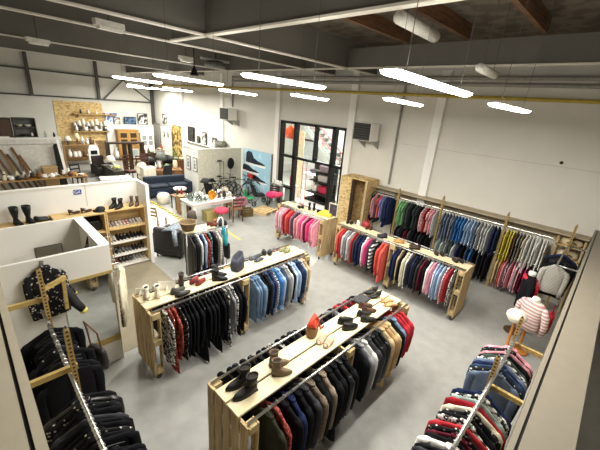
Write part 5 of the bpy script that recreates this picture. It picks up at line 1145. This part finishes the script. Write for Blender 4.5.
# ------------------------------------------------------------------ far left: block, cabinet, boards, crockery table
t = thing('storage_block', 'pale grey boxed-in unit under the dark cabinet at the far left', 'unit', (-.4, 17.2, 0)); MB().box(0, 0, 0, 3.5, .7, 2.1).build('body', mat('#cfccc4', .7), t); MB().box(-.0, -.02, 2.1, 3.52, .72, 2.16).build('top_board', W_BOARD, t); MB().box(0, -.015, 1.88, 3.5, 0, 1.92).build('rail_strip', mat('#a9a69f', .6), t)
t = thing('glazed_cabinet', 'dark brown glazed cabinet at the left edge on the grey unit', 'cabinet', (.42, 17.35, 2.16)); MB().box(0, 0, 0, 1.18, .4, .72).build('body', DWOOD, t)
for k in range(3): MB().box(.06+.37*k, -.012, .06, .38+.37*k, 0, .66).build('door', mat('#4a3527', .3), t); 
t = thing('grey_bookcase', 'dark grey two-shelf bookcase with bowls on the grey unit', 'bookcase', (1.65, 17.35, 2.16)); MB().box(0, .36, 0, .72, .4, .74).build('back_panel', mat('#6d6c68', .6), t)
for x in (0, .69): MB().box(x, 0, 0, x+.03, .36, .74).build('side_panel', DGREY, t)
for z in (0, .37, .71): MB().box(.03, 0, z, .69, .36, z+.03).build('shelf', DGREY, t)
pot('bowl', CW[4][1], 'cream bowl on the upper shelf of the grey bookcase, left', (1.85, 17.5, 2.56), 'bowls in the grey bookcase', 1.1); pot('bowl', CW[0][1], 'white bowl on the upper shelf of the grey bookcase, right', (2.12, 17.5, 2.56), 'bowls in the grey bookcase', 1.2)
pot('bowl', CW[5][1], 'dark bowl on the lower shelf of the grey bookcase', (1.95, 17.5, 2.19), 'bowls in the grey bookcase', 1.2); pot('jar', CW[0][1], 'white jar on the lower shelf of the grey bookcase', (2.2, 17.5, 2.19), 'bowls in the grey bookcase', .8)
pot('vase', GLS, 'clear glass vase on the grey unit beside the bookcase', (2.62, 17.4, 2.16), 'vases on the grey unit', 1.0); pot('vase', CW[5][1], 'dark vase at the right end of the grey unit', (2.92, 17.4, 2.16), 'vases on the grey unit', .8)
t = thing('white_tray', 'white tray lying in front of the brown glazed cabinet', 'tray', (1.1, 17.25, 2.16)); MB().box(-.4, -.05, 0, .35, .06, .05).build('body', W_PAINT, t)
# crockery table
t = thing('trestle_table', 'long table of crockery in front of the leaning boards', 'table', (.3, 15.85, 0)); MB().box(0, 0, .71, 3.3, .6, .75).build('tabletop', LW, t)
for x in (.08, 3.2):
    for y in (.06, .54): MB().bar((x, y, 0), (x, y, .71), .05, .05).build('leg', LW, t)
clutter(44, ['cup', 'bowl', 'jar', 'teapot', 'vase', 'jug', 'plate', 'tumbler'], [0, 0, 4, 3, 7, 0, 5, 9], .45, 3.5, 15.9, 16.4, .75, 'on the long crockery table', 'crockery on the long table', 1.15, nx=15)
BRD = [mat('#7a5a3c', .5, pat='wood_z', hex2='#553b25'), mat('#91704a', .5, pat='wood_z', hex2='#6a4c2d'), mat('#6c5846', .6, pat='wood_z', hex2='#4b3a2c')]
for i, (x, top) in enumerate(((.2, 1.5), (.45, 1.6), (.68, 1.68), (.9, 1.58), (1.08, 1.72), (1.25, 1.55), (1.42, 1.8), (1.6, 1.5))):
    o = MB().bar((x, 17.14, top), (x+.6, 16.55, .0), .09, .035, (0, 1, .3)).build('leaning_board', BRD[i % 3]); tag(o, 'brown wooden board leaning by the grey unit, %s from the left' % ordw(i+1), 'board', 'leaning wooden boards')
t = thing('wicker_hamper', 'pale wicker hamper beside the leaning boards', 'hamper', (2.45, 16.75, 0)); MB().box(-.25, -.2, 0, .25, .2, 1.02).build('body', mat('#b59b70', .8, pat='check', hex2='#96794f', scale=40), t, bevel=.03); MB().box(-.26, -.21, 1.02, .26, .21, 1.07).build('lid', mat('#b59b70', .8), t, bevel=.01)
t = thing('black_case', 'tall black instrument case at the end of the grey unit', 'case', (2.85, 16.8, .0)); MB().loft([[(.16*k*spow(math.cos(a), .7), .12*spow(math.sin(a), .7), z) for a in [2*PI*q/14 for q in range(14)]] for k, z in ((1, 0), (1.2, .1), (1.2, .8), (.8, 1.1), (.9, 1.85), (.6, 1.95))]).build('body', mat('#141516', .4, spec=.5), t, smooth=True); MB().ring((.0, -.13, 1.2), .06, .012, 'y', 12, 5).build('handle', BLACK, t)
t = thing('ironing_board', 'white narrow ironing board leaning upright beside the black case', 'board', (2.95, 16.05, 0)); MB().bar((-.1, .5, 2.15), (.08, .48, 0), .09, .04, (0, 1, .3)).build('board', W_PAINT, t); MB().bar((-.04, .5, 1.4), (.2, .5, .0), .03, .03).build('leg', GALV, t)
t = chair('black wooden chair beside the white ironing board', (3.45, 16.75, 0), .3, BLACK, BLACK, w=.42, bh=1.05, sh=.5)
t = thing('white_lamp_pile', 'white shallow lampshade on the black chair', 'lampshade', (3.45, 16.75, .54)); MB().lathe([(.2, 0), (.1, .12), (.08, .14)], n=16).build('lamp_shade', mat('#e8e0c8', .7), t, smooth=True)

# ------------------------------------------------------------------ far wall: chipboard panel, shelves, lamps
t = thing('chipboard_cladding', 'large chipboard sheet on the far wall', 'cladding', (4.15, YW-.03, 0)); MB().box(0, 0, 1.2, 2.45, .025, 3.44).build('sheet', OSB, t); MB().box(0, .0, 0, 2.45, .025, 1.2).build('lower_sheet', mat('#8c7350', .8, pat='osb', hex2='#6a5233', scale=16), t)
SHF = mat('#c2a066', .6, pat='wood_x', hex2='#a07f48')
for z, x0, x1, lab in ((2.74, 5.0, 7.3, 'upper'), (1.76, 4.85, 6.8, 'lower')):
    t = thing('wall_shelf', lab + ' plank shelf on the chipboard panel', 'shelf', (x0, YW-.4, z)); MB().box(0, 0, 0, x1-x0, .36, .05).build('board', SHF, t)
    for f in (.1, .9): MB().prism([(.0, 0), (.36, 0), (.36, -.2)], (x1-x0)*f, (x1-x0)*f+.02, 'yz').build('bracket', GALV, t)
SHD = mat('#f2ecdc', .7)
def table_lamp(lab, loc, h, r, basem, group, shade=SHD):
    t = thing('table_lamp', lab, 'lamp', loc, 0, group); MB().lathe([(.08, 0), (.07, .02), (.02, .05), (.05, h*.3), (.02, h*.55), (.012, h*.6)], n=12).build('base', basem, t, smooth=True); MB().lathe([(r, h*.5), (r*.55, h)], n=16).build('lamp_shade', shade, t, smooth=True)
    return t
for i in range(8):
    x = 5.0+.23*i
    table_lamp('white-shaded lamp on the lower chipboard shelf, %s from the left' % ordw(i+1), (x, YW-.24, 1.81), .5+.1*(i % 3), .1+.02*(i % 2), CW[(6, 5, 0, 3)[i % 4]][1], 'lamps on the lower chipboard shelf', SHD if i % 3 else mat('#d8dadb', .3))
clutter(16, ['jug', 'vase', 'bowl', 'teapot', 'wine_glass'], [0, 1, 0, 6, 5], 5.0, 6.75, YW-.38, YW-.33, 1.81, 'along the lower chipboard shelf', 'glassware on the lower chipboard shelf', 1.3)
clutter(5, ['bowl', 'jar', 'vase'], [0, 3, 5], 5.2, 7.2, YW-.3, YW-.2, 2.79, 'on the upper chipboard shelf', 'pots on the upper chipboard shelf', .9)
# lamp table under the shelves
t = thing('console_table', 'long narrow table of lamps below the chipboard shelves', 'table', (4.0, 22.0, 0)); MB().box(0, 0, 1.14, 1.75, .45, 1.18).build('tabletop', LW, t)
for x in (.04, 1.7):
    for y in (.04, .4): MB().bar((x, y, 0), (x, y, 1.14), .05, .05).build('leg', LW, t)
MB().box(.1, .05, .45, 1.65, .4, .48).build('shelf', MWOOD, t)
table_lamp('lit-looking cream lamp in the middle of the lamp table', (4.75, 22.2, 1.18), .62, .16, CW[3][1], 'lamps on the lamp table', mat('#f3e2b5', .7)); table_lamp('squat white lamp at the left of the lamp table', (4.3, 22.2, 1.18), .45, .2, CW[5][1], 'lamps on the lamp table')
clutter(8, ['vase', 'jar', 'teapot', 'candlestick', 'jug'], [0, 3, 4, 6], 4.95, 5.7, 22.05, 22.4, 1.18, 'on the lamp table', 'ornaments on the lamp table', 1.5, nx=4)
clutter(6, ['vase', 'bowl', 'jar', 'jug'], [0, 0, 3, 4], 4.2, 5.6, 22.1, 22.35, .48, 'on the under-shelf of the lamp table', 'pots under the lamp table', 1.7)
t = thing('white_armchair', 'white high-backed chair in the aisle below the chipboard', 'chair', (5.0, 19.8, 0), .2)
MB().box(-.25, -.25, .35, .25, .25, .48).build('seat', W_PAINT, t, bevel=.03); MB().prism([(-.28, .4), (.28, .4), (.28, 1.2), (.18, 1.42), (-.18, 1.42), (-.28, 1.2)], .2, .28).build('backrest', W_PAINT, t, bevel=.02); MB().box(-.16, .18, .95, .16, .2, 1.15).build('dark_cushion', BLACK, t)
for x in (-.22, .22):
    for y in (-.22, .22): MB().bar((x, y, 0), (x, y, .36), .04, .04).build('leg', W_PAINT, t)
# dressers along the far wall
t = thing('pine_dresser', 'honey pine dresser with dark glazed doors against the far wall', 'dresser', (7.1, 22.8, 0)); PN = mat('#b48a4f', .5, pat='wood_z', hex2='#8f6833'); MB().box(0, 0, 0, 1.25, .45, 1.88).build('body', PN, t); MB().box(-.03, -.03, 1.88, 1.28, .47, 1.94).build('cornice', PN, t)
for k in range(2):
    d = MB().box(.06+.58*k, -.02, .95, .6+.58*k, 0, 1.82).build('door', PN, t)
    MB().box(.14+.58*k, -.026, 1.45, .52+.58*k, -.02, 1.74).box(.14+.58*k, -.026, 1.03, .52+.58*k, -.02, 1.35).build('pane', mat('#3c2f22', .3), d)
    MB().box(.06+.58*k, -.02, .08, .6+.58*k, 0, .9).build('door', PN, t)
t = thing('white_dresser', 'white dresser with glazed doors in the back corner', 'dresser', (8.45, 22.8, 0)); MB().box(0, 0, 0, .85, .45, 1.72).build('body', W_PAINT, t); MB().box(-.02, -.02, 1.72, .87, .47, 1.77).build('cornice', W_PAINT, t)
for k in range(2):
    d = MB().box(.04+.4*k, -.02, .08, .42+.4*k, 0, 1.66).build('door', W_PAINT, t); MB().box(.1+.4*k, -.025, 1.3, .36+.4*k, -.02, 1.58).box(.1+.4*k, -.025, .95, .36+.4*k, -.02, 1.24).build('pane', mat('#8d8f8c', .2), d)
t = thing('picture_ledge', 'white boxed ledge carrying pictures along the far wall', 'ledge', (6.65, 23.33, 0)); MB().box(0, 0, 0, 3.0, .24, 2.18).build('body', W_BOARD, t); MB().box(0, -.03, 2.18, 3.0, .24, 2.21).build('top_board', W_PAINT, t)
def picture(lab, loc, w_, h_, frame, c, c2, axis='y', pat='blotch', sc=5, grp=None, tilt=0):
    t = thing('framed_picture', lab, 'picture', loc, 0 if axis == 'y' else -PI/2, grp)
    MB().box(-w_/2, -.02, 0, w_/2, .01, h_).build('frame', frame, t); MB().box(-w_/2+.04, -.025, .04, w_/2-.04, -.02, h_-.04).build('print', mat(c, .5, pat=pat, hex2=c2, scale=sc), t)
    return t
WFR = mat('#d9d6cf', .5)
picture('blue and white picture leftmost on the white ledge', (7.05, 23.42, 2.21), .7, .72, WFR, '#c3cddd', '#4e6ca6', sc=4)
picture('small dark-framed picture in front of the blue one on the ledge', (7.3, 23.36, 2.21), .38, .42, BLACK, '#e1dfd9', '#8a8680', sc=7)
picture('dark blue landscape picture in the middle of the white ledge', (8.1, 23.4, 2.21), .72, .48, BLACK, '#54708f', '#2a3950', sc=5)
picture('black and white plant picture at the right of the white ledge', (8.9, 23.4, 2.21), .62, .72, DGREY, '#dedcd5', '#2f2f2d', sc=4)
# right wall at the back
t = thing('grey_curtain', 'grey vertical drape in the back corner', 'curtain', (9.55, 22.85, 0)); 
cv = MB(); cv.loft([[(.05*math.sin(k*1.7)+.0, -.45+.9*k/16, z) for k in range(17)]+[(.05*math.sin(k*1.7)+.04, -.45+.9*k/16, z) for k in range(16, -1, -1)] for z in (.02, 2.35)]); cv.build('cloth', mat('#77746c', .9), t, smooth=True); MB().tube([(0, -.5, 2.37), (0, .5, 2.37)], .015, 6).build('rail', DGREY, t)
picture('dark abstract picture high on the side wall near the back corner', (XW-.02, 21.98, 2.35), .75, .72, WFR, '#3a3936', '#cfccc4', 'x', sc=4)
t = thing('tapestry', 'yellowish tapestry with dark figures hanging on the side wall', 'tapestry', (XW-.025, 20.4, .5)); MB().box(-.012, -.68, 0, .012, .68, 1.92).build('cloth', mat('#c0a662', .9, pat='blotch', hex2='#5a4327', scale=4), t); MB().tube([(0, -.72, 1.93), (0, .72, 1.93)], .02, 6).build('pole', DWOOD, t)
t = thing('white_screen', 'white board with a round clock standing by the side wall', 'screen', (9.62, 21.6, 0)); MB().box(-.02, -.75, 0, .02, .75, 2.25).build('board', W_BOARD, t); MB().box(-.3, -.6, 0, .02, -.55, .04).build('foot', W_BOARD, t)
t = thing('wall_clock', 'small round black clock on the white board', 'clock', (9.595, 21.85, 1.78)); MB().lathe([(.16, 0), (.16, .03), (.13, .035), (.0, .03)], n=20).build('case', BLACK, t).rotation_euler = (0, -PI/2, 0); MB().lathe([(.12, .036), (.0, .037)], n=16).build('dial', W_PAINT, t).rotation_euler = (0, -PI/2, 0)
picture('small olive picture right of the round clock', (9.59, 21.2, 1.6), .3, .4, WFR, '#8a7f4a', '#4e4a35', 'x')
for i, (y, w_, h_, lab, fr, c, c2) in enumerate(((18.5, .75, .85, 'black square picture standing tallest on the side wall ledge', BLACK, '#252523', '#3c3b38'), (17.65, .3, .4, 'small dark picture beside the black square one', BLACK, '#66625b', '#2c2a28'), (17.0, .42, .7, 'black-framed portrait with a white mount on the side wall', BLACK, '#e4e1da', '#77736c'), (15.95, .45, .5, 'small black-framed print with a white mount nearest the display partition', BLACK, '#e4e1da', '#5c5953'))):
    picture(lab, (XW-.06, y, 1.72), w_, h_, fr, c, c2, 'x', sc=5)
t = thing('picture_shelf', 'narrow white ledge under the side wall pictures', 'ledge', (XW-.09, 17.2, 1.68)); MB().box(-.06, -1.9, 0, .088, 1.9, .04).build('board', W_PAINT, t)
t = thing('wire_planter', 'grey wire planter on the partition beside the last picture', 'planter', (XW-.3, 15.0, 1.9)); MB().lathe([(.12, 0), (.22, .05), (.26, .25)], n=16, sy=1.6).build('basket', mat('#7c7d72', .6), t, smooth=True); MB().ring((0, 0, .25), .27, .015, 'z', 20, 5).build('rim', DGREY, t)
t = thing('planter_bracket', 'wall bracket under the wire planter', 'bracket', (XW-.3, 15.0, 1.87)); MB().box(-.2, -.25, 0, .29, .25, .03).build('plate', GALV, t)

# ------------------------------------------------------------------ furniture crowd at the back middle
t = thing('dark_bookcase', 'dark open bookcase standing across the back floor', 'bookcase', (5.35, 19.0, 0))
MB().box(0, 0, 1.58, 1.85, .4, 1.66).build('top_board', DWOOD, t)
for x in (0, .82, 1.1, 1.73): MB().box(x, .02, 0, x+.12, .38, 1.58).build('upright', DWOOD, t)
MB().box(.12, .02, .75, 1.73, .38, .8).build('shelf', DWOOD, t); MB().box(.1, .02, .0, 1.75, .38, .08).build('plinth', DWOOD, t)
pot('vase', W_PAINT, 'tall white vase in the dark bookcase', (5.8, 19.2, .8), None, 2.4); t = thing('framed_picture', 'white picture standing in the right bay of the dark bookcase', 'picture', (6.75, 19.15, .8)); MB().box(-.18, 0, 0, .18, .03, .5).build('frame', W_PAINT, t); MB().box(-.13, -.005, .05, .13, 0, .45).build('print', mat('#b9c8c4', .5), t)
t = thing('low_white_table', 'low white table with black marks near the back', 'table', (4.6, 15.7, 0), -.2); MB().box(-.6, -.35, .55, .6, .35, .6).build('tabletop', mat('#e8e5de', .5, pat='spots', hex2='#33312e', scale=7), t)
for x in (-.55, .55):
    for y in (-.3, .3): MB().bar((x, y, 0), (x, y, .55), .05, .05).build('leg', W_PAINT, t)
t = thing('dark_sideboard', 'long dark low sideboard along the back aisle', 'sideboard', (5.1, 17.7, 0), -PI/2); MB().box(-.9, -.22, .0, .9, .22, .62).build('body', mat('#3b3733', .5), t); MB().box(-.93, -.24, .62, .93, .24, .66).build('top_board', mat('#5d5953', .5), t)
for k in range(3): MB().box(-.85+.58*k, -.24, .06, -.31+.58*k, -.22, .58).build('door', mat('#332f2b', .5), t)
table_lamp('wide white cone lamp on the dark sideboard', (5.12, 17.95, .66), .5, .26, CW[5][1], None); table_lamp('yellow-green dish lamp on the near end of the dark sideboard', (5.1, 17.05, .66), .2, .2, CW[9][1], None, mat('#c5cc77', .6))
clutter(6, ['bowl', 'plate', 'jar', 'candlestick'], [0, 6, 4], 5.0, 5.2, 17.25, 17.75, .66, 'on the dark sideboard', 'ornaments on the dark sideboard', 1.2, nx=1, order='from the near end')
for i, (x, y, r, lab) in enumerate(((5.8, 17.3, .2, 'brown wooden chair leftmost of the three before the dark bookcase'), (6.25, 16.95, -.1, 'brown wooden chair in the middle of the three before the dark bookcase'), (6.75, 17.5, .3, 'brown wooden chair rightmost of the three before the dark bookcase'))):
    chair(lab, (x, y, 0), r, mat('#4d2f22', .45), mat('#5b3a2a', .5), w=.46, bh=1.25, sh=.5, group='brown chairs at the back', slats=5)
t = thing('dark_armchair', 'dark brown armchair at the back end of the aisle', 'armchair', (4.95, 19.05, 0), .2); MB().box(-.3, -.3, .1, .3, .3, .42).build('seat', mat('#2d2623', .6), t, bevel=.04); MB().box(-.3, .2, .3, .3, .32, 1.0).build('backrest', mat('#2d2623', .6), t, bevel=.05)
for s in (-1, 1): MB().box(s*.28, -.3, .1, s*.38, .3, .6).build('armrest', mat('#2d2623', .6), t, bevel=.03)
t = thing('round_cushion_chair', 'cream round-backed chair with a dark pattern near the back', 'chair', (5.9, 15.75, 0), .3); CP = mat('#ddd5c2', .8, pat='blotch', hex2='#b1a893', scale=6); MB().lathe([(.26, .38), (.3, .42), (.28, .5), (.02, .52)], n=18).build('seat', CP, t, smooth=True); MB().ball((0, .22, .85), .32, .09, .32, 16, 9).build('backrest', CP, t, smooth=True)
for x in (-.18, .18):
    for y in (-.18, .18): MB().tube([(x, y, 0), (x, y, .4)], .022, 6).build('leg', DWOOD, t)
t = thing('cream_lampshade_box', 'cream square cabinet at the end of the shoe partition', 'cabinet', (5.5, 14.85, 0)); MB().box(0, 0, 0, .55, .4, 1.1).build('body', mat('#ece5cf', .6), t, bevel=.01); MB().box(.02, -.015, .05, .53, 0, 1.05).build('door', mat('#efe8d4', .6), t); MB().box(.46, -.03, .5, .49, -.015, .6).build('handle', STEEL, t)
t = thing('desk_chair', 'black mesh office chair at the wooden desk', 'chair', (6.6, 15.3, 0), PI+.2); MB().box(-.25, -.25, .45, .25, .22, .53).build('seat', BLACK, t, bevel=.03); MB().loft([[(.24*k, .24+d, z), (.24*k, .28+d, z), (-.24*k, .28+d, z), (-.24*k, .24+d, z)] for k, z, d in ((.8, .55, 0), (1, .7, .03), (1, 1.0, .05), (.75, 1.12, .06))]).build('backrest', mat('#26272b', .6), t, bevel=.015); MB().tube([(0, 0, .08), (0, 0, .45)], .03, 8).build('post', DGREY, t); MB().bar((0, .2, .5), (0, .26, .65), .06, .02).build('back_bracket', BLACK, t)
for k in range(5):
    a = 2*PI*k/5; MB().bar((0, 0, .1), (.28*math.cos(a), .28*math.sin(a), .05), .04, .03).tube([(.28*math.cos(a), .28*math.sin(a)-.02, .028), (.28*math.cos(a), .28*math.sin(a)+.02, .028)], .027, 8).build('base_arm', BLACK, t)
t = thing('wooden_desk', 'brown wooden desk by the white end of the display partition', 'desk', (6.55, 16.0, 0), -.3); MB().box(-.2, -.35, .72, 1.15, .35, .77).build('tabletop', MWOOD, t); MB().box(.75, -.3, 0, 1.1, .3, .72).build('drawer_block', MWOOD, t)
for y in (-.3, .3): MB().bar((-.15, y, 0), (-.15, y, .72), .06, .06).build('leg', MWOOD, t)
pot('teapot', CW[9][1], 'dark green teapot on the wooden desk', (7.0, 15.85, .77), None, 1.6); pot('jar', CW[4][1], 'beige jar at the right of the wooden desk', (7.45, 15.9, .77), None, 2.2)
clutter(4, ['bottle', 'vase', 'cup'], [0, 3, 6], 6.5, 6.9, 16.0, 16.2, .77, 'on the wooden desk', 'things on the wooden desk', 1.3)
t = thing('wicker_head_basket', 'brown round wicker basket with a black lid behind the office chair', 'basket', (7.0, 16.9, 0)); MB().lathe([(.2, 0), (.3, .25), (.28, .5), (.18, .62)], n=16).build('body', mat('#8c6440', .8, pat='check', hex2='#6a4729', scale=30), t, smooth=True); MB().lathe([(.19, .62), (.1, .7), (.02, .72)], n=14).build('lid', BLACK, t, smooth=True)
# tall grey lamp, black rounded chairs, plants at right back
t = thing('standing_lamp', 'grey-shaded lamp on a white stem at the back', 'lamp', (7.75, 18.2, 0)); MB().lathe([(.16, 0), (.16, .03), (.03, .05), (.03, .9)], n=14).build('stem', W_PAINT, t, smooth=True); MB().lathe([(.3, .8), (.28, 1.0), (.14, 1.2)], n=18).build('lamp_shade', mat('#5a5d58', .8), t, smooth=True)
for i, (x, y, lab) in enumerate(((7.1, 18.4, 'black curved armchair left of the grey lamp'), (8.3, 18.6, 'black curved armchair right of the grey lamp'))):
    t = thing('tub_chair', lab, 'armchair', (x, y, 0), .3, 'black tub chairs'); MB().lathe([(.3, .1), (.34, .3), (.3, .45), (.02, .47)], n=18).build('seat', BLACK, t, smooth=True)
    q = MB(); q.loft([[(r*math.cos(a), r*math.sin(a), z) for r, z in ((.3, .3), (.36, .3), (.38, .85+.1*math.sin(a)), (.33, .85+.1*math.sin(a)))] for a in [PI*k/12-.2 for k in range(14)]]); q.build('backrest', BLACK, t, smooth=True)
    MB().lathe([(.22, 0), (.22, .1)], n=14).build('foot_ring', DWOOD, t)
def plant(lab, loc, hgt, col, n=40, r=.3):
    t = thing('potted_plant', lab, 'plant', loc); MB().lathe([(.1, 0), (.14, .25), (.12, .25), (.09, .05)], n=14).build('pot', CW[3][1], t, smooth=True)
    q = MB()
    for k in range(n):
        a = rnd.uniform(0, 6.28); rr = rnd.uniform(.05, r); z = rnd.uniform(.3, hgt); l = rnd.uniform(.1, .2)
        c = Vector((rr*math.cos(a), rr*math.sin(a), z)); d = Vector((math.cos(a), math.sin(a), rnd.uniform(-.3, .6))).normalized()*l; s_ = Vector((-math.sin(a), math.cos(a), 0))*l*.3
        q.add([c, c+d*.5+s_, c+d, c+d*.5-s_], [(0, 1, 2, 3)])
    q.build('foliage', mat(col, .6), t); MB().tube([(0, 0, .1), (.02, 0, hgt*.9)], .015, 6).build('stem', DWOOD, t)
plant('leafy green plant at the back beside the tapestry', (9.0, 18.9, 0), 1.3, '#5c7a3a'); plant('yellow-green plant in front of the tapestry', (9.2, 19.9, 0), 1.2, '#9aa04a'); plant('dark plant at the back by the white dresser', (7.4, 20.9, 0), 1.3, '#33422b')
for i, (x, y, h_, c, n_, w_) in enumerate(((8.3, 17.2, .9, '#6a4630', 'brown', .5), (9.0, 17.6, 1.1, '#e1ded6', 'white', .35), (8.6, 16.2, .75, '#4a3a30', 'dark brown', .7), (9.3, 16.4, 1.0, '#8a6a48', 'honey', .4), (7.9, 20.3, .8, '#3a2b22', 'near-black', .8), (8.85, 20.9, .9, '#a9a59c', 'grey', .4))):
    t = thing('side_cabinet', n_ + ' side cabinet among the furniture behind the display partition', 'cabinet', (x, y, 0), .1*i); M_ = mat(c, .5); MB().box(-w_/2, -.2, .06, w_/2, .2, h_).build('body', M_, t); MB().box(-w_/2-.02, -.22, h_, w_/2+.02, .22, h_+.03).build('top_board', M_, t)
    for k in range(2): MB().box(-w_/2+.03+(w_/2)*k, -.215, .1, -w_/2+(w_/2)*(k+1)-.02, -.2, h_-.05).build('door', M_, t)
    for sx in (-1, 1): MB().box(sx*(w_/2-.05)-.02, -.18, 0, sx*(w_/2-.05)+.02, .18, .06).build('foot', DWOOD, t)
    clutter(3, ['vase', 'bowl', 'bottle', 'jar', 'candlestick'], [0, 3, 4, 8, 9], x-w_*.4, x+w_*.4, y-.1, y+.1, h_+.03, 'on the %s side cabinet' % n_, 'ornaments on the %s side cabinet' % n_, 1.4)

# ------------------------------------------------------------------ light and view
wd = bpy.data.worlds.new('world'); S.world = wd; wd.use_nodes = True
wd.node_tree.nodes['Background'].inputs[0].default_value = (.8, .82, .85, 1); wd.node_tree.nodes['Background'].inputs[1].default_value = .3
S.view_settings.view_transform = 'Standard'; S.view_settings.look = 'None'; S.view_settings.gamma = 1; S.view_settings.use_curve_mapping = False
S.view_settings.exposure = 0.5
